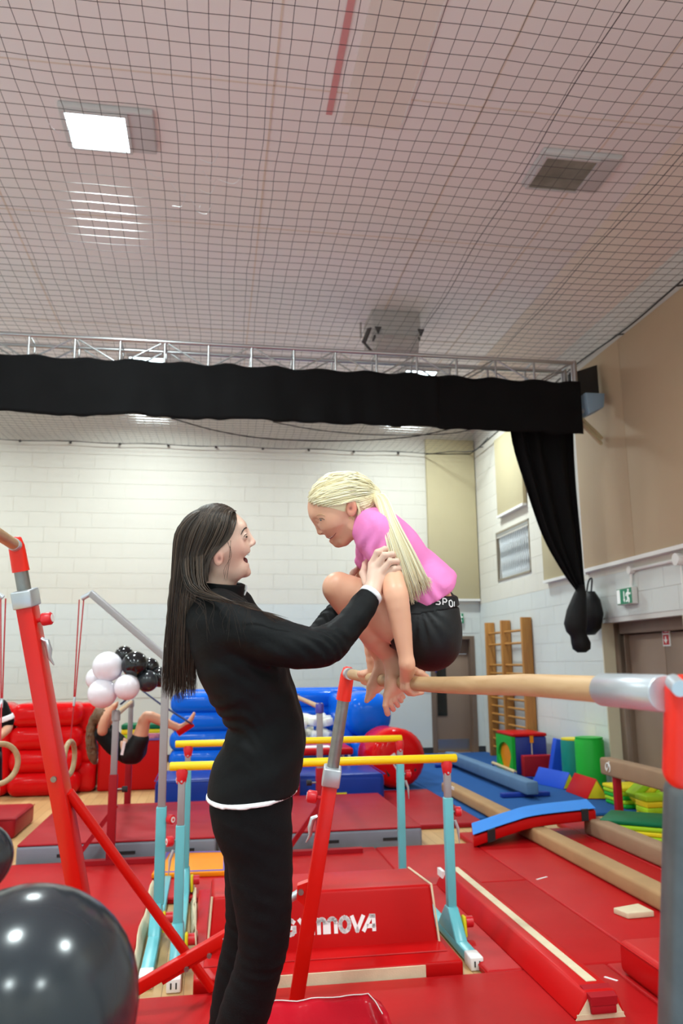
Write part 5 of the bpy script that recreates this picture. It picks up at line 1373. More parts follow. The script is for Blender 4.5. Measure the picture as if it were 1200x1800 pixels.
for sg in (-1, 1):                                               # ear
    E_(383, 981, sg * .078, 8.5, 14, .0065, .004, 'u', .12); E_(385, 981, sg * .087, 5.0, 9, .006, .003, 's', .12)
# near hand: palm and five fingers closing on the girl's arm
def hand(bd_, wrist, kn, fingers, thumb, rw=11.5, rk=7.8, rf=6.3, k=.006):
    for q in kn: bd_.cap(C(*wrist), C(*q), rw * wrist[2] / FPX, rk * q[2] / FPX, .012)
    for q, fpts in zip(kn, fingers):
        pts = [q] + fpts
        for i in range(len(pts) - 1):
            r0 = (rk * .92 if i == 0 else rf * (1 - .08 * i)) * pts[i][2] / FPX; r1 = rf * (1 - .08 * (i + 1)) * pts[i + 1][2] / FPX
            bd_.cap(C(*pts[i]), C(*pts[i + 1]), r0, r1, .0035)
    for i in range(len(thumb) - 1): bd_.cap(C(*thumb[i]), C(*thumb[i + 1]), (7.5 - i) * thumb[i][2] / FPX, (6.6 - i) * thumb[i + 1][2] / FPX, .006)
hand(bd, (653, 1040, 2.135), [(654, 992, 2.168), (659, 1000, 2.155), (667, 1008, 2.152), (675, 1015, 2.158)],
     [[(663, 971, 2.162), (676, 965, 2.168), (685, 969, 2.19)], [(675, 976, 2.150), (689, 974, 2.158), (696, 980, 2.185)],
      [(685, 987, 2.148), (697, 986.5, 2.160), (702, 992, 2.185)], [(692, 1000, 2.152), (700, 999, 2.165), (703.5, 1003, 2.185)]],
     [(645, 1028, 2.17), (638, 1008, 2.21), (642, 992, 2.255), (650, 980, 2.29)])
hand(bd, (612, 1050, 2.53), [(616, 1024, 2.54), (622, 1026, 2.55), (628, 1030, 2.55), (633, 1034, 2.55)],
     [[(626, 1008, 2.55), (636, 1004, 2.54), (642, 1004, 2.53)], [(634, 1012, 2.56), (646, 1010, 2.55), (652, 1012, 2.53)], [(640, 1018, 2.56), (652, 1018, 2.55), (656, 1020, 2.53)], [(644, 1026, 2.56), (652, 1026, 2.55), (656, 1028, 2.53)]],
     [(612, 1040, 2.51), (614, 1020, 2.49), (621, 1006, 2.48), (626, 1000, 2.48)])
FS = srgb(226, 186, 166)
bo_ = bd.mesh('body', m_skin, coach, 1, painter(FS, [(C(437, 968, ZW), .010, srgb(196, 116, 112), .8), (C(438, 993, ZW), .010, srgb(198, 112, 110), .85), (C(414, 965, ZW - .05), .03, srgb(218, 150, 132), .6), (C(410, 995, ZW - .05), .03, srgb(206, 138, 118), .45),
    (C(383, 981, ZW - .08), .02, srgb(222, 140, 122), .7), (C(385.5, 982, ZW - .08), .006, srgb(120, 52, 44), .85), (C(447, 954, ZW), .010, srgb(222, 160, 148), .6)] +  # dark spot in the ear hollow is shade painted into the skin tint
    [(C(x, y, 2.17), .012, srgb(224, 160, 146), .6) for x, y in ((654, 991), (660, 1000), (668, 1008), (676, 1014), (685, 969), (696, 979), (702, 991), (703, 1002))]))
def on(body, pts, r, name, m, parent, off=.0006, n=6):
    q = [body.hit(*p, off) for p in pts]; q = [p for p in q if p is not None]
    if len(q) < 2: return None
    rr = r if isinstance(r, list) else [r] * len(q)
    return MB().tube(q, rr[:len(q)] if len(rr) >= len(q) else r, n).build(name, m, parent, smooth=True)
on(bd, [(423.5, 940), (426, 934), (429, 929.5), (432, 927.5), (433.5, 928)], [.0009, .0017, .0021, .0021, .0012], 'eyebrow', m_brow, coach)
q = bd.hit(432.0, 943.5, -.0022)
if q is not None:
    ey = MB().ball(q + FW * .0014, .0038, 12, 8).build('eye', m_eye, coach, smooth=True); MB().ball(q + RT * .0018 - FW * .0010 + UP * .0002, .0030, 10, 8).build('iris', m_iris, ey, smooth=True)
on(bd, [(428.5, 943.5), (431, 940), (434.0, 938.5)], .0010, 'eyelash', m_lash, coach, .001)
tt_ = MB().bar(toW1(C(436.0, 973.5, ZW - .017)), toW1(C(436.0, 973.5, ZW + .017)), .008, .0075, UP).build('teeth', m_teeth, coach, bevel=.002)
MB().ball(toW1(C(429, 987, ZW)), (.010, .006, .012), 12, 8).build('tongue', m_mouth, coach, smooth=True)
# leggings
lg = Body(*BB(335, 2040, 1.95, 560, 1345, 2.5), .006)
lg.pair(hips, .05); lg.chain(legN, .018); lg.chain(legF, .018)
lg.plane(C(366, 2000, 2.2), (0, -1, 0))
lg.warp(lambda X, Y, Z: .0012 * np.sin(190 * Y + 20 * X) * np.exp(-((Y - C(0, 1690, 2.1)[1]) / .05) ** 2) + .0008 * np.sin(120 * Y + 60 * X + 30 * Z))
lg.mesh('leggings', m_legging, coach)
# jacket
def jacket(step=.0055):
    j = Body(*BB(270, 1395, 1.92, 690, 1010, 2.62), step)
    j.pair(torso, .04, .001); j.pair([(451, 1362, ZW, 72, .07), (445, 1395, ZW, 70, .084)], .04, .002)
    j.chain(armN, .03, .0); j.chain(armF, .03, .0)
    j.pair([(374, 1068, ZW, 36, .02), (396, 1094, ZW, 42, .10)], .04)
    return j
jk = jacket()
def folds(X, Y, Z):
    wy = C(0, 1262, 2.2)[1]; wx = C(400, 0, 2.2)[0]
    f = .0045 * np.sin(150 * Y + 70 * X + 6 * np.sin(30 * X + 9 * Z)) * np.exp(-((Y - wy) / .075) ** 2) * np.exp(-((X - wx) / .10) ** 2)
    ex, ey = C(575, 0, 2.03)[0], C(0, 1125, 2.03)[1]
    f = f + .0040 * np.sin(210 * (X * .6 + Y * .8) + 5 * np.sin(60 * Z)) * np.exp(-(((X - ex) / .075) ** 2 + ((Y - ey) / .06) ** 2))
    sx, sy = C(455, 0, 2.05)[0], C(0, 1165, 2.05)[1]
    f = f + .0040 * np.sin(140 * (Y + .5 * X) + 5 * np.sin(25 * Z)) * np.exp(-(((X - sx) / .08) ** 2 + ((Y - sy) / .06) ** 2))
    return f + .0018 * np.sin(38 * X + 22 * Y + 13 * Z) + .0012 * np.sin(80 * Y - 31 * X + 3)
HEM = (C(365, 1383, 2.2), np.array([.075, -1, 0])); HEM2 = (C(365, 1372, 2.2), np.array([.065, 1, 0]))
wrn = C(654, 1043, 2.13) - C(604, 1109, 2.06); wrn /= np.linalg.norm(wrn)
wrf = C(612, 1052, 2.53) - C(585, 1098, 2.52); wrf /= np.linalg.norm(wrf)
jk.warp(folds); jk.plane(*HEM)
cuff_p = C(650, 1048, 2.125)
def clip_cuff(b, p, n, side=1):      # cut only near the wrist
    X, Y, Z = b.ax[0][:, None, None], b.ax[1][None, :, None], b.ax[2][None, None, :]
    d = ((X - p[0]) * n[0] + (Y - p[1]) * n[1] + (Z - p[2]) * n[2]) * side
    near = ((X - p[0]) ** 2 + (Y - p[1]) ** 2 + (Z - p[2]) ** 2) < .075 ** 2
    b.D = np.where(near, np.maximum(b.D, d.astype(np.float32)), b.D)
clip_cuff(jk, cuff_p, wrn); clip_cuff(jk, C(611, 1054, 2.53), wrf)
jo = jk.mesh('zip_top', m_jacket, coach)
# white hem, cuff, stand-up collar
hm = Body(*BB(350, 1400, 1.95, 545, 1355, 2.45), .0045)
hm.pair([(451, 1362, ZW, 72, .07), (445, 1395, ZW, 70, .084)], .04, .0075); hm.plane(*HEM); hm.plane(C(365, 1375.5, 2.2), np.array([-.075, 1, 0]))
hm.mesh('white_hem', m_whitefab, jo, 0)
cf = Body(*BB(620, 1075, 2.05, 690, 1015, 2.25), .0028)
cf.cap(cuff_p - wrn * .03, cuff_p + wrn * .03, .0335, .0315, .005); cf.plane(cuff_p + wrn * .011, wrn); cf.plane(cuff_p - wrn * .003, -wrn); cf.mesh('white_cuff', m_whitefab, jo, 0)
co = Body(*BB(330, 1075, 2.05, 450, 1005, 2.36), .003)
co.chain([(392, 1024, ZW, 39), (385, 1056, ZW, 43)], .01); co.plane(C(405, 1025, ZW), np.array([.10, 1, 0])); co.plane(C(380, 1068, ZW), np.array([-.1, -1, 0]))
co.cap(C(392, 1010, ZW), C(386, 1034, ZW), .050, .050, .004, 's')
co.mesh('collar', m_jacket, jo)
MB().tube([toW1(C(432.5, 1028, ZW)), toW1(C(433, 1036, ZW)), toW1(C(429, 1046, ZW))], .003, 8).build('zip_edge', m_whitefab, jo, smooth=True)
# hair: a base volume and strands laid over it
m_hair = mat('hair_dark_brown', (.030, .018, .0115), .5, spec=.3)
m_hairs = [m_hair, mat('hair_brown_mid', (.048, .029, .0185), .45, spec=.4), mat('hair_brown_light', (.078, .048, .031), .45, spec=.4), mat('hair_brown_deep', (.015, .009, .006), .45, spec=.4)]
hb = Body(*BB(268, 1235, 2.03, 432, 878, 2.38), .005)
hb.ell(C(368, 947, ZW), (58 * px_, 56 * px_, .0745), .02)
hb.ell(C(384, 925, ZW), (36 * px_, 37 * px_, .074), .02)
hb.pair([(352, 960, ZW, 36, .020), (334, 1030, ZW, 31, .034), (322, 1110, ZW, 25, .034), (316, 1165, ZW, 16, .025), (314, 1195, ZW, 7, .02)], .03)
hb.ell(C(412, 985, ZW), (42 * px_, 62 * px_, .10), .01, 's')                # leave the face free
hb.cap(C(424, 925, ZW - .09), C(424, 925, ZW + .09), 17 * px_, 17 * px_, .01, 's')
hb.ell(C(385, 984, ZW - .085), (13 * px_, 20 * px_, .03), .006, 's')
ho = hb.mesh('hair', m_hair, coach)
lines = []; wisp0 = []
for i in range(900):
    u = rh.random(); sgn = -1 if rh.random() < .8 else 1; w = rh.random(); jz = rh.uniform(-.006, .004)
    zc = lambda a: ZW + sgn * (a) + jz
    top = (366 + 46 * u + rh.uniform(-4, 4), 889.5 + 9 * u * u, zc(.004 + .008 * w)); pa = (333 + 74 * u, 900 + 6 * (1 - u) + 3 * u, zc(.046 + .006 * w))
    p1 = (308 + 91 * u, 934 + 3 * w, zc(.074 + .006 * w))
    p2 = (302 + 66 * u, 985 + 4 * w, zc(.086 - .008 * u))
    p3 = (299 + 46 * u, 1040 + 6 * w, zc(.092 - .01 * u))
    tx = 286 + 58 * u + rh.uniform(-4, 4); ty = 1205 + 32 * rh.random() - 22 * abs(u - .45)
    p4 = (291 + 50 * u + rh.uniform(-3, 3), 1125, zc(.085 - .02 * w)); p5 = (tx, ty, zc(.06 - .03 * w))
    lines.append(spl([C(*top), C(*pa), C(*p1), C(*p2), C(*p3), C(*p4), C(*p5)], 20))
for i in range(150):       # front locks tucked behind the ear
    u = rh.random(); w = rh.random()
    lines.append(spl([C(372 + 42 * u, 893 + 8 * u, ZW - .01), C(388 + 27 * u, 915 + 4 * w, ZW - .064), C(385 + 20 * u, 945, ZW - .078), C(372 + 12 * u, 967 - 3 * w, ZW - .086), C(362 + 6 * u, 990, ZW - .088), C(352 + 14 * u, 1022, ZW - .09)], 14))
for i in range(46):        # loose lock falling over the shoulder
    u = rh.random(); w = rh.random()
    lines.append(spl([C(330 + 30 * u, 925, ZW - .066), C(316 + 44 * u, 985, ZW - .090), C(330 + 34 * u, 1030 + 12 * w, 2.07), C(385 + 10 * u, 1050 + 8 * w, 1.992), C(430 + 15 * w, 1060 + 8 * u, 1.985), C(465 + 10 * u, 1077 + 5 * w, 1.98), C(480 + 26 * u, 1090 + 6 * w - 4 * u, 1.982)], 16))
for i in range(20):        # wisps on the shoulder
    x = 345 + 95 * rh.random(); y0 = 1056 + 14 * rh.random(); L_ = 25 + 60 * rh.random(); b_ = rh.uniform(-14, 14)
    wisp0.append(spl([C(x - 25, y0 - 14, 1.985), C(x, y0, 1.980), C(x + b_, y0 + L_ * .6, 1.972), C(x + b_ + rh.uniform(-6, 10), y0 + L_, 1.97)], 10))
wisp = wisp0
for i in range(4):        # strands by the ear
    wisp.append(spl([C(402 + rh.uniform(-6, 4), 950, ZW - .078), C(404 + rh.uniform(-5, 4), 975, ZW - .076), C(399 + rh.uniform(-6, 6), 1000, ZW - .072), C(396 + rh.uniform(-6, 8), 1022, ZW - .065)], 10))
lines = [drape(l, hb, C(365, 950, ZW), .0006, .004, 12) for l in lines]
so = strands('hair_strands', lines, m_hairs, ho, .00115)
so['kind'] = 'stuff'
ws = strands('loose_strands', wisp, m_hair, ho, .00042); ws['kind'] = 'stuff'

# ---------------------------------------------------------------- the girl on the bar
ZG = 2.34
seat_w = toW1(C(700, 1195, 2.35))
girl = thing('person', 'blonde girl in pink T-shirt and black shorts crouching on the wooden bar', 'person', (seat_w.x, seat_w.y, seat_w.z))
def bar_at(px):       # camera-space point of the rail under a picture column
    best = min(RL, key=lambda p: abs(600 + FPX * (p - CAM).dot(RT) / (p - CAM).dot(FW) - px))
    i = RL.index(best); 
    for a, b in zip(RL[:-1], RL[1:]):
        xa = 600 + FPX * (a - CAM).dot(RT) / (a - CAM).dot(FW); xb_ = 600 + FPX * (b - CAM).dot(RT) / (b - CAM).dot(FW)
        if xa <= px <= xb_: best = a.lerp(b, (px - xa) / (xb_ - xa)); break
    d = best - CAM; return np.array([d.dot(RT), d.dot(UP), d.dot(FW)])
bN, bF = bar_at(736)[2], bar_at(652)[2]; bfn, bff = bar_at(700)[2], bar_at(668)[2]
tg_ = [(662, 935, ZG, 40, .055), (690, 968, ZG, 47, .05), (722, 1012, ZG, 45, .04), (750, 1055, ZG, 42, .045)]
hg = [(752, 1060, ZG, 42, .05), (755, 1095, ZG, 44, .062), (752, 1118, ZG, 46, .062)]
thN = [(748, 1112, ZG - .085, 48), (700, 1090, ZG - .085, 42), (650, 1058, ZG - .085, 34), (596, 1033, ZG - .085, 26.5)]
thF = [(748, 1112, ZG + .085, 46), (700, 1090, ZG + .10, 40), (650, 1062, ZG + .12, 32), (604, 1040, ZG + .13, 25)]
shN = [(593, 1034, ZG - .085, 26), (615, 1065, ZG - .08, 25), (655, 1112, ZG - .05, 24), (680, 1145, bfn, 17), (692, 1166, bfn, 13)]
shF = [(604, 1042, ZG + .13, 24), (630, 1080, ZG + .15, 23), (655, 1120, bff - .02, 20), (668, 1150, bff, 14), (673, 1166, bff, 12)]
aN = [(664, 938, ZG - .115, 24), (682, 985, ZG - .118, 19), (692, 1030, bN + .025, 20), (697, 1052, bN, 20.5), (705, 1100, bN - .005, 17.5), (711, 1140, bN - .01, 13.5), (715, 1166, bN - .015, 11.5)]
aF = [(655, 945, ZG + .12, 20), (640, 1010, ZG + .17, 16), (640, 1060, ZG + .2, 14), (646, 1110, bF - .01, 11), (652, 1160, bF, 8.5), (655, 1182, bF, 8)]
gb_ = Body(*BB(525, 1275, 2.02, 815, 822, 2.95), .0065,
           [(np.array([C(538, 0, ZG)[0], C(0, 968, ZG)[1], ZG - .085]), np.array([C(632, 0, ZG)[0], C(0, 872, ZG)[1], ZG + .05]), .0024),
            (np.array([C(635, 0, 2.3)[0], C(0, 1264, 2.3)[1], bN - .05]), np.array([C(750, 0, 2.3)[0], C(0, 1160, 2.3)[1], bfn + .05]), .0026)])
gb_.pair(tg_, .04, -.008); gb_.pair(hg, .04, -.006)
for c_ in (thN, thF, shN, shF, aN, aF): gb_.chain(c_, .014)
gp = ZG / FPX
GE = lambda x, y, dz, rx, ry, rz, k=.012, op='u', rot=0: gb_.ell(C(x, y, ZG + dz), (rx * gp, ry * gp, rz), k, op, rot)
GK = lambda x0, y0, z0, x1, y1, z1, r0, r1, k=.01, op='u': gb_.cap(C(x0, y0, ZG + z0), C(x1, y1, ZG + z1), r0 * gp, r1 * gp, k, op)
GE(602, 883, 0, 56, 49, .072, .012); GE(580, 896, 0, 37, 34, .060, .03)
for sg in (-1, 1):
    GK(590, 918, sg * .026, 600, 941, sg * .014, 27, 15, .02)
    GK(620, 925, sg * .040, 603, 947, sg * .02, 17, 12, .02)
    GE(582, 929, sg * .034, 14, 13, .018, .018)
    GE(556, 915, sg * .034, 7, 6, .012, .008, 's'); GE(564, 914, sg * .030, 8, 7, .012, .003)
    GE(566, 936.5, sg * .008, 4.2, 3.4, .006, .004)
    GE(618, 893, sg * .075, 9.2, 15, .006, .004, 'u', -.1); GE(617, 892, sg * .083, 5.2, 9, .005, .003, 's', -.1)
GK(558, 905, -.022, 558, 905, .022, 10, 10, .014)
GK(555, 917, 0, 561.5, 934, 0, 4.0, 4.6, .008); GE(562.5, 936.0, 0, 4.8, 4.3, .0065, .004)
GK(582, 938, -.014, 582, 938, .014, 10, 10, .012)
GK(576.5, 942.3, -.010, 576.5, 942.3, .010, 3.8, 3.8, .004); GK(582, 950.5, -.010, 582, 950.5, .010, 3.8, 3.8, .004)
GE(593.5, 953, 0, 10, 9.5, .014, .01)
GK(578, 946.5, -.014, 590, 937.5, -.036, 1.8, 1.4, .002, 's'); GK(578, 946.5, .014, 590, 937.5, .036, 1.8, 1.4, .002, 's'); GK(578, 946.5, -.014, 578, 946.5, .014, 2.0, 2.0, .002, 's')
gb_.chain([(622, 915, ZG, 25), (640, 925, ZG, 25), (660, 938, ZG, 30)], .02)
# gripping near hand
kb = bar_at(724); bd_dir = bar_at(760) - bar_at(700); bd_dir /= np.linalg.norm(bd_dir)
def bp(i, dx, dy, dz): # around the rail: offset in px from its axis
    p = kb + bd_dir * (i * .0165); return (600 + p[0] / p[2] * FPX + dx, 900 - p[1] / p[2] * FPX + dy, p[2] + dz)
kn = [bp(i - 1.2, -11, -7, -.008) for i in range(4)]
fing = [[bp(i - 1.2, -12, 8, -.014), bp(i - 1.2, -2, 17, -.008), bp(i - 1.2, 12, 15, .006)] for i in range(4)]
hand(gb_, (715, 1166, bN - .015), kn, fing, [(720, 1172, bN - .02), bp(.2, 4, -22, -.012), bp(.5, 14, -18, -.004), bp(.8, 24, -12, .006)], 10, 7.5, 6.2)
for i in range(4):          # far hand on the rail
    q0 = bar_at(650 - i * 3); q0[1] += .004; gb_.cap(C(655, 1180, bF), q0 + np.array([-.018, .008, 0]), .010, .010, .006); gb_.cap(q0 + np.array([-.018, .008, 0]), q0 + np.array([-.006, -.024, 0]), .009, .008, .004)
# near foot across the rail
gb_.cap(C(692, 1164, bfn), C(735, 1172, bfn + .03), 13 * gp, 13 * gp, .012); gb_.cap(C(692, 1168, bfn), C(690, 1206, bfn - .035), 15 * gp, 14.5 * gp, .014); gb_.cap(C(735, 1174, bfn + .03), C(702, 1204, bfn - .025), 12 * gp, 11 * gp, .014)
toes = [((680, 1222), (677, 1240), (681, 1254), 5.0), ((686, 1220), (686, 1237), (691, 1247), 4.3), ((692, 1217), (694, 1232), (699, 1240), 4.1), ((698, 1214), (701, 1226), (705, 1232), 3.9), ((703, 1211), (706, 1220), (709, 1225), 3.7)]
for k_, (a, b, c_, r_) in enumerate(toes):
    zz = bfn - .048 + .006 * k_
    gb_.cap(C(691, 1200, bfn - .035), C(*a, zz), 11 * gp, (r_ + 2.2) * gp, .008); gb_.cap(C(*a, zz), C(*b, zz - .006), (r_ + 1.2) * gp, r_ * gp, .003); gb_.cap(C(*b, zz - .006), C(*c_, zz), r_ * gp, (r_ + .3) * gp, .002)
# far foot
gf = bff / FPX
gb_.cap(C(673, 1166, bff), C(655, 1207, bff - .03), 13 * gf, 11 * gf, .012); gb_.cap(C(655, 1207, bff - .03), C(644, 1232, bff - .045), 9.5 * gf, 4.6 * gf, .008); gb_.cap(C(673, 1166, bff), C(692, 1180, bff + .03), 12 * gf, 12 * gf, .012); gb_.cap(C(692, 1182, bff + .03), C(662, 1212, bff - .02), 10 * gf, 7 * gf, .012)
for k_ in range(4): gb_.cap(C(652 + k_ * 3, 1212 - k_ * 1.5, bff - .03 + .01 * k_), C(646 + k_ * 3.5, 1232 - k_ * 3, bff - .04 + .012 * k_), 5 * gf, 3.6 * gf, .003)
GS = srgb(226, 168, 138)
gb_.mesh('body', m_skin_g, girl, 1, painter(GS, [(C(577, 944, ZG), .009, srgb(196, 104, 98), .7), (C(583, 950, ZG), .008, srgb(200, 104, 100), .7), (C(584, 929, ZG - .05), .03, srgb(216, 134, 112), .55), (C(618, 893, ZG - .08), .018, srgb(226, 124, 104), .7), (C(616, 894, ZG - .077), .0055, srgb(110, 44, 36), .85), (C(562, 937, ZG), .010, srgb(222, 142, 122), .5)] +  # includes a dark spot painted as shade inside the ear
    [(C(c_[0], c_[1], bfn - .05), .012, srgb(226, 130, 118), .7) for _, _, c_, _ in toes] + [(C(739, 1172, bfn + .03), .02, srgb(228, 140, 122), .6), (C(596, 1034, ZG - .11), .03, srgb(214, 142, 112), .4)]))
on(gb_, [(571, 907), (566, 904.5), (560, 904.5), (555.5, 907)], [.0009, .0013, .0013, .0008], 'eyebrow', mat('brow_blonde', srgb(196, 152, 112), .7), girl, .0004)
q = gb_.hit(564.5, 914, -.0016)
if q is not None:
    ey = MB().ball(q + FW * .0014, .0032, 12, 8).build('eye', m_eye, girl, smooth=True); MB().ball(q - RT * .0014 - FW * .0008 - UP * .0003, .0026, 10, 8).build('iris', mat('iris_blue', (.05, .08, .11), .1), ey, smooth=True)
on(gb_, [(570.5, 913.8), (566.5, 911.3), (562, 911.2), (559, 913)], [.0006, .0011, .0011, .0006], 'eyelash', mat('lash_brown', srgb(70, 44, 34), .6), girl, .0012)
on(gb_, [(579, 945.5), (583, 942.8), (588, 939.5)], .0013, 'teeth', m_teeth, girl, -.0012)
on(gb_, [(576.5, 946.2), (580, 946.6), (584, 944), (588, 940), (590.5, 936.5)], [.0010, .0013, .0013, .0011, .0007], 'mouth_line', mat('lip_line', srgb(140, 58, 54), .5), girl, .0002)
on(gb_, [(564.5, 938.5), (566, 936.8), (567.5, 937.3)], .0008, 'nostril', mat('nostril', srgb(110, 56, 46), .6), girl, .0001)
er = gb_.hit(617, 909, .002)
if er is not None: MB().torus(er - UP * .004, .0052, .0008, FW, 16, 6, math.radians(150), math.radians(400)).build('hoop_earring', mat('gold', srgb(230, 200, 140), .2, 1.0), girl, smooth=True)
# T-shirt
m_pink = mat('pink_cotton', srgb(238, 130, 192), .8, bump=.08, bump_scale=120)
ts = Body(*BB(590, 1080, 2.08, 812, 893, 2.62), .0048)
ts.pair(tg_[:3] + [(746, 1038, ZG, 52, .055)], .04, .004); ts.pair([(650, 926, ZG, 32, .04), (668, 940, ZG, 38, .09)], .04)
ts.cap(C(745, 1000, ZG), C(770, 1026, ZG), .05, .055, .04)
sl_ = C(684, 990, ZG - .125) - C(664, 938, ZG - .115); sl_ /= np.linalg.norm(sl_)
ts.cap(C(664, 934, ZG - .11), C(679, 985, ZG - .125), 29 * gp, 28 * gp, .03); ts.cap(C(655, 942, ZG + .115), C(645, 985, ZG + .15), 25 * gp, 24 * gp, .03)
def pf(X, Y, Z):
    a0, b0 = C(650, 0, ZG)[0], C(0, 975, ZG)[1]
    f = .0045 * np.sin(170 * (X + .35 * Y) + 4 * np.sin(40 * Y)) * np.exp(-(((X - a0) / .05) ** 2 + ((Y - b0) / .07) ** 2))
    a1, b1 = C(765, 0, ZG)[0], C(0, 1040, ZG)[1]
    return f + .0035 * np.sin(120 * (Y + .4 * X) + 3 * np.sin(50 * X)) * np.exp(-(((X - a1) / .07) ** 2 + ((Y - b1) / .05) ** 2)) + .0016 * np.sin(60 * X + 40 * Y + 20 * Z)
ts.warp(pf)
ts.plane(C(730, 1062, ZG), np.array([.46, -.89, 0]) * 1.0)
ts.plane(C(797, 1019, ZG), np.array([.75, -.66, 0]))
clip_cuff(ts, C(676, 978, ZG - .125), sl_); 
ts.ell(C(628, 918, ZG), (30 * gp, 30 * gp, .06), .006, 's')
tso = ts.mesh('t_shirt', m_pink, girl)
# shorts with waistband
m_short = mat('black_shorts', (.0070, .0068, .0078), .55, spec=.3, bump=.06, bump_scale=120)
def shorts(dr):
    b = Body(*BB(690, 1190, 2.1, 815, 1030, 2.6), .0048)
    b.pair([(745, 1045, ZG, 44, .052)] + hg, .04, dr + .001); b.chain([thN[0], (704, 1092, ZG - .085, 44)], .03, dr); b.chain([thF[0], (704, 1092, ZG + .09, 42)], .03, dr)
    b.ell(C(757, 1128, ZG - .04), (44 * gp, 44 * gp, .09), .03)
    return b
sh = shorts(.0075)
sh.warp(lambda X, Y, Z: .0035 * np.sin(8 * np.arctan2(Y - C(0, 1050, ZG)[1], X - C(728, 0, ZG)[0] + 1e-4) * 2.2 + 1) * np.exp(-(((X - C(745, 0, ZG)[0]) / .05) ** 2 + ((Y - C(0, 1090, ZG)[1]) / .05) ** 2)))
sh.plane(C(727, 1055, ZG), np.array([.1, 1.0, 0])); sh.plane(C(698, 1088, ZG), np.array([-.86, .5, 0]) * 1.0)
sho = sh.mesh('shorts', m_short, girl)
wb_ = shorts(.0095); wb_.plane(C(735, 1038, ZG), np.array([.10, 1.0, 0])); wb_.plane(C(727, 1068, ZG), np.array([.12, -1.0, 0])); wbo = wb_.mesh('waistband', m_short, sho, 0)
def letter(body, strokes, x0, y0, sx, sy, r, name, m, parent, shear=.1):
    for k_, st in enumerate(strokes):
        pts = []
        for i in range(len(st) - 1):
            for t in np.linspace(0, 1, 5)[:-1 if i < len(st) - 2 else None]:
                u_ = st[i][0] + (st[i + 1][0] - st[i][0]) * t; v_ = st[i][1] + (st[i + 1][1] - st[i][1]) * t
                pts.append((x0 + u_ * sx, y0 - v_ * sy + shear * u_ * sx))
        on(body, pts, r, name, m, parent, .0006, 6)
letter(wb_, [[(1, .9), (.2, .95), (0, .75), (.2, .5), (.8, .5), (1, .25), (.8, 0), (0, 0)]], 765.5, 1062, 8, 11.5, .0019, 'letter_s', m_print, wbo)
letter(wb_, [[(0, 0), (0, 1), (.7, 1), (1, .75), (.7, .45), (0, .45)]], 778, 1063, 7, 11.5, .0019, 'letter_p', m_print, wbo, .2)
letter(wb_, [[(.5, 0), (.05, .2), (.0, .8), (.5, 1), (.95, .8), (1, .2), (.5, 0)]], 789, 1066, 6, 12, .0018, 'letter_o', m_print, wbo, .3)
letter(wb_, [[(0, 0), (0, 1)]], 798, 1069, 4, 11.5, .0016, 'letter_r', m_print, wbo)
# blonde hair with a ponytail
m_blond = mat('hair_blonde', srgb(236, 220, 178), .5, spec=.4)
m_blonds = [m_blond, mat('hair_blonde_pale', srgb(250, 242, 216), .45, spec=.4), mat('hair_blonde_ash', srgb(222, 204, 164), .5, spec=.4), mat('hair_blonde_light', srgb(244, 232, 198), .45, spec=.4)]
gh = Body(*BB(528, 930, 2.2, 672, 820, 2.47), .0045)
gh.ell(C(604, 880, ZG), (57 * gp, 50 * gp, .077), .015); gh.ell(C(575, 880, ZG), (30 * gp, 28 * gp, .066), .03); gh.cap(C(620, 880, ZG), C(654, 870, ZG), 32 * gp, 12 * gp, .03)
gh.cap(C(630, 893, ZG - .03), C(650, 886, ZG), 22 * gp, 14 * gp, .02); gh.cap(C(630, 893, ZG + .03), C(650, 886, ZG), 22 * gp, 14 * gp, .02)
gh.ell(C(560, 927, ZG), (56 * gp, 42 * gp, .12), .006, 's', .12); gh.ell(C(610, 930, ZG), (30 * gp, 34 * gp, .12), .008, 's'); gh.ell(C(619, 897, ZG - .08), (11 * gp, 18 * gp, .03), .005, 's')
gho = gh.mesh('hair', m_blond, girl)
lines = []
root_ = C(655, 869, ZG)
for i in range(760):
    u = rh.random(); sgn = -1 if rh.random() < .78 else 1; w = rh.random()
    a = math.pi * (.02 + .98 * u)
    # hairline from the forehead over the temple to the nape, swept to the ponytail
    hl = spl([C(566, 846, ZG + sgn * .012), C(543, 876, ZG + sgn * .02), C(552, 886, ZG + sgn * .045), C(583, 889, ZG + sgn * .070), C(606, 882, ZG + sgn * .077), C(632, 890, ZG + sgn * .070), C(646, 902, ZG + sgn * .04)], 24)
    p0 = hl[int(u * 24)] + (rh.random() ** 3) * .35 * (C(600, 880, ZG + sgn * .05) - hl[int(u * 24)])
    ctr = C(604, 880, ZG); mid = p0 * .45 + root_ * .55; dv = mid - ctr; dv[2] *= 1.0
    Rr = np.array([60 * gp, 52.5 * gp, .081]); nrm_ = np.sqrt(((dv / Rr) ** 2).sum()); mid2 = ctr + dv / nrm_ * (1.012 + .03 * w)
    q1 = p0 * .75 + root_ * .25; dv = q1 - ctr; q1 = ctr + dv / np.sqrt(((dv / Rr) ** 2).sum()) * (1.015 + .02 * w)
    q3 = p0 * .18 + root_ * .82; dv = q3 - ctr; q3 = ctr + dv / np.sqrt(((dv / Rr) ** 2).sum()) * 1.02
    lines.append(spl([p0, q1, mid2, q3, root_ + np.array([rh.uniform(-.004, .006), rh.uniform(-.012, .012), rh.uniform(-.012, .012)])], 12))
for i in range(14):      # top volume strands
    pass
pony = []
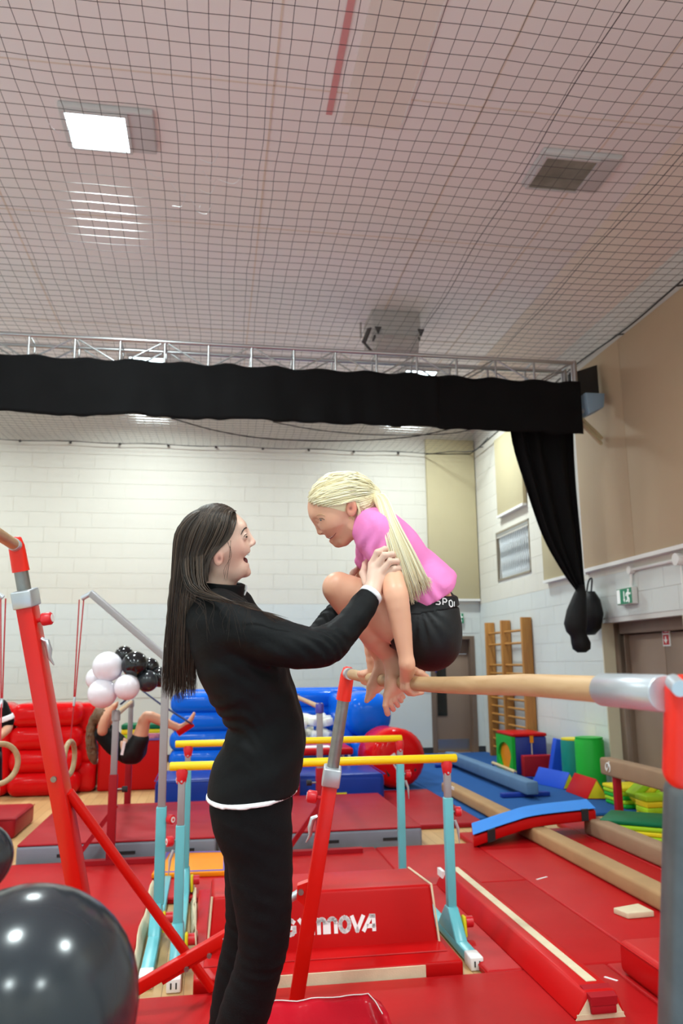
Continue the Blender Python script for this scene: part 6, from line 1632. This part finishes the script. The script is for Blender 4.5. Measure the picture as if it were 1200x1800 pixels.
for i in range(620):
    u = rh.uniform(-1, 1); w = rh.uniform(-1, 1); e_ = rh.random()
    r0 = root_ + np.array([.002, w * .008, u * .010])
    z1 = ZG - .02 + u * .022; L_ = rh.uniform(.78, 1.0)
    pts = [C(655, 869 + w * 5, ZG + u * .012), C(670 + 7 * w, 876 - 7 * w, z1 - .05), C(686 + 14 * w, 925 - 8 * w, z1 - .115), C(704 + 23 * w, 975 - 8 * w, z1 - .135), C(718 + 31 * w, 1020 - 9 * w, z1 - .135), C(727 + 31 * w + rh.uniform(-4, 4), 1064 - 24 * max(0, w) - rh.uniform(0, 26), z1 - .128)]
    pony.append(spl(pts, 16))
lines = [drape(l, gh, C(604, 884, ZG), .0004, .0035) for l in lines]
po = strands('hair_strands', lines, m_blonds, gho, .0013); po['kind'] = 'stuff'
pt = strands('ponytail', pony, m_blonds, gho, .0014); pt['kind'] = 'stuff'
pv = Body(*BB(640, 1050, 2.1, 765, 855, 2.42), .005)
pv.chain([(655, 869, ZG, 9), (671, 885, ZG - .065, 11), (688, 930, ZG - .128, 12), (706, 980, ZG - .148, 14), (718, 1012, ZG - .145, 7)], .01); pv.mesh('ponytail_core', m_blond, gho)
MB().torus(toW1(C(655, 869, ZG)), .0125, .004, RT - UP * .3, 20, 8).build('hair_tie', mat('hair_tie', srgb(150, 140, 110), .6), gho, smooth=True)
lines = []
for i in range(16): lines.append(spl([C(628 + rh.uniform(-2, 3), 884, ZG - .078), C(632 + rh.uniform(-2, 2), 900, ZG - .077), C(629 + rh.uniform(-3, 2), 914, ZG - .07), C(624 + rh.uniform(-2, 3), 922, ZG - .066)], 8))
st_ = strands('loose_strands', lines, m_blond, gho, .0010); st_['kind'] = 'stuff'

# ---------------------------------------------------------------- the child swinging behind
ZS = 6.75
p0 = toW1(C(195, 1243, ZS))
sw = thing('person', 'child in black leotard top and shorts hanging from the low bar with raised knees', 'person', (p0.x, p0.y, p0.z))
sb = Body(*BB(145, 1350, 6.4, 350, 1228, 7.1), .011)
sp = ZS / FPX
torso_s = [(183, 1287, ZS, 13, .05), (203, 1308, ZS, 15, .045), (226, 1322, ZS, 16, .05), (238, 1322, ZS, 16, .05)]
sb.pair(torso_s, .03, -.008)
for dz in (-.1, .1):
    sb.chain([(180, 1284, ZS + dz, 9), (184, 1266, ZS + dz, 8), (197, 1246, ZS + dz * .8, 6), (203, 1240, ZS + dz * .8, 5)], .02)
    sb.chain([(236, 1318, ZS + dz * .7, 15), (248, 1290, ZS + dz * .7, 12.5), (258, 1260, ZS + dz * .7, 9.5), (285, 1268, ZS + dz * .7, 8.5), (308, 1277, ZS + dz * .7, 6)], .02)
    sb.chain([(308, 1277, ZS + dz * .6, 6), (320, 1283, ZS + dz * .6, 6.5)], .02); sb.chain([(318, 1280, ZS + dz * .6, 6), (333, 1268, ZS + dz * .6 + dz * .3, 4.5), (341, 1254, ZS + dz * .6 + dz * .3, 3)], .02)
    for i in range(4): sb.cap(C(203, 1240, ZS + dz * .8 + .018 * (i - 1.5)), C(207, 1234, ZS + dz * .8 + .018 * (i - 1.5)), .011, .009, .006)
sb.ell(C(183, 1258, ZS), (15 * sp, 17 * sp, .075), .02); sb.cap(C(188, 1266, ZS), C(183, 1282, ZS), 8 * sp, 8 * sp, .02); sb.ell(C(196, 1262, ZS), (4 * sp, 4 * sp, .015), .01); sb.ell(C(193, 1268, ZS), (6 * sp, 6 * sp, .035), .02)
sb.mesh('body', m_skin_g, sw, 1, painter(srgb(214, 158, 128), [(C(330, 1270, ZS), .1, srgb(222, 140, 120), .5)]))
so2 = Body(*BB(160, 1345, 6.45, 260, 1270, 7.05), .011); so2.pair(torso_s[:3], .03, .004); so2.plane(C(222, 1320, ZS), np.array([.85, .3, 0])); so2.mesh('leotard_top', m_jacket, sw)
so3 = Body(*BB(205, 1350, 6.45, 270, 1285, 7.05), .011); so3.pair(torso_s[2:], .03, .008)
for dz in (-.07, .07): so3.chain([(236, 1318, ZS + dz, 16), (246, 1300, ZS + dz, 14.5)], .03, .006)
so3.plane(C(217, 1318, ZS), np.array([-.85, -.3, 0])); shs = so3.mesh('shorts', m_short, sw)
MB().bar(toW1(C(214, 1327, ZS - .135)), toW1(C(219, 1304, ZS - .135)), .022, .01, FW).build('white_lettering', m_print, shs)
m_hairb = hair_mat('hair_light_brown', srgb(120, 92, 66), srgb(90, 66, 46), .5)
hs = Body(*BB(145, 1345, 6.5, 205, 1235, 7.0), .011); hs.ell(C(179, 1256, ZS), (15 * sp, 17 * sp, .08), .02); hs.ell(C(197, 1266, ZS), (11 * sp, 16 * sp, .12), .01, 's')
hs.chain([(165, 1262, ZS, 7), (160, 1290, ZS, 9), (163, 1325, ZS, 9), (166, 1340, ZS, 4)], .02); hs.warp(lambda X, Y, Z: .006 * np.sin(260 * X + 20 * np.sin(9 * Y)) + .004 * np.sin(300 * Z)); hs.mesh('hair', m_hairb, sw)
# foot strap from the bar
fs = thing('foot_strap', 'dark blue webbing strap with a red loop around the child feet', 'strap', toW1(C(250, 1205, 6.3)))
MB().tube([toW1(C(212, 1238, 6.6)), toW1(C(245, 1210, 6.6)), toW1(C(285, 1240, 6.62)), toW1(C(338, 1273, ZS - .1))], .019, 6, flat=.4).build('webbing', mat('navy_webbing', srgb(30, 44, 92), .6), fs)
MB().bar(toW1(C(312, 1290, ZS - .1)), toW1(C(339, 1272, ZS - .1)), .05, .012, FW).build('red_loop', m_red2, fs, bevel=.004)

# ---------------------------------------------------------------- the child at the left edge
ZK = 6.3; kp = ZK / FPX
fk = toW1(C(-22, 1460, ZK)); fy = None
kd = thing('person', 'child in black T-shirt with white sleeve bands standing by the red inflatable', 'person', (fk.x, fk.y, 0))
flo_y = 900 - FPX * ((V((fk.x, fk.y, 0.045)) - CAM).dot(UP)) / ((V((fk.x, fk.y, 0.045)) - CAM).dot(FW))
kb_ = Body(*BB(-70, flo_y + 8, 6.0, 40, 1150, 6.6), .011)
tk = [(-22, 1245, ZK, 15, .06), (-22, 1285, ZK, 16, .05), (-22, 1330, ZK, 17, .055)]
kb_.pair(tk, .03, -.006)
for sg in (-1, 1):
    kb_.chain([(-22 + sg * 10, 1335, ZK + .02 * sg, 13), (-22 + sg * 12, 1390, ZK, 9), (-22 + sg * 12, flo_y - 10, ZK, 6)], .02); kb_.chain([(-22 + sg * 12, flo_y - 6, ZK, 6), (-22 + sg * 14, flo_y - 5, ZK - .12, 6)], .02)
kb_.chain([(2, 1244, ZK - .02, 10), (14, 1276, ZK - .04, 8), (4, 1290, ZK - .16, 7), (-6, 1300, ZK - .2, 6)], .02); kb_.chain([(-44, 1244, ZK, 10), (-54, 1285, ZK, 8), (-50, 1320, ZK - .05, 6)], .02)
for i in range(4): kb_.cap(C(-6, 1300, ZK - .2), C(-12, 1304 + 2 * i, ZK - .24), .012, .009, .006)
kb_.ell(C(-22, 1195, ZK), (17 * kp, 21 * kp, .09), .02); kb_.chain([(-22, 1212, ZK, 8), (-22, 1235, ZK, 9)], .02); kb_.ell(C(-22, 1200, ZK - .09), (3 * kp, 4 * kp, .016), .01)
kb_.mesh('body', m_skin_g, kd, 1, painter(srgb(214, 158, 128), []))
k1 = Body(*BB(-60, 1335, 6.0, 35, 1220, 6.6), .009); k1.pair(tk, .03, .008); k1.chain([(0, 1243, ZK - .02, 14), (12, 1268, ZK - .035, 12.5)], .03); k1.chain([(-44, 1243, ZK, 14), (-50, 1268, ZK, 12)], .03); k1o = k1.mesh('t_shirt', m_jacket, kd)
k2 = Body(*BB(-4, 1275, 6.1, 35, 1245, 6.45), .008); k2.chain([(0, 1243, ZK - .02, 14.6), (12, 1268, ZK - .035, 13.4)], .03, .004); k2.plane(C(10, 1266, ZK), np.array([.3, -1, 0])); k2.plane(C(8, 1257, ZK), np.array([-.3, 1, 0])); k2.mesh('sleeve_band', m_whitefab, k1o, 0)
k3 = Body(*BB(-60, 1400, 6.0, 25, 1310, 6.6), .011); k3.pair([tk[2], (-22, 1345, ZK, 17, .06)], .03, .01)
for sg in (-1, 1): k3.chain([(-22 + sg * 10, 1335, ZK, 15), (-22 + sg * 12, 1372, ZK, 13)], .02)
k3.mesh('shorts', m_short, kd)
k4 = Body(*BB(-60, 1215, 6.0, 25, 1165, 6.6), .011); k4.ell(C(-22, 1190, ZK + .015), (18.5 * kp, 20 * kp, .095), .02); k4.ell(C(-22, 1206, ZK - .1), (14 * kp, 18 * kp, .08), .02, 's'); k4.mesh('hair', m_hairb, kd)
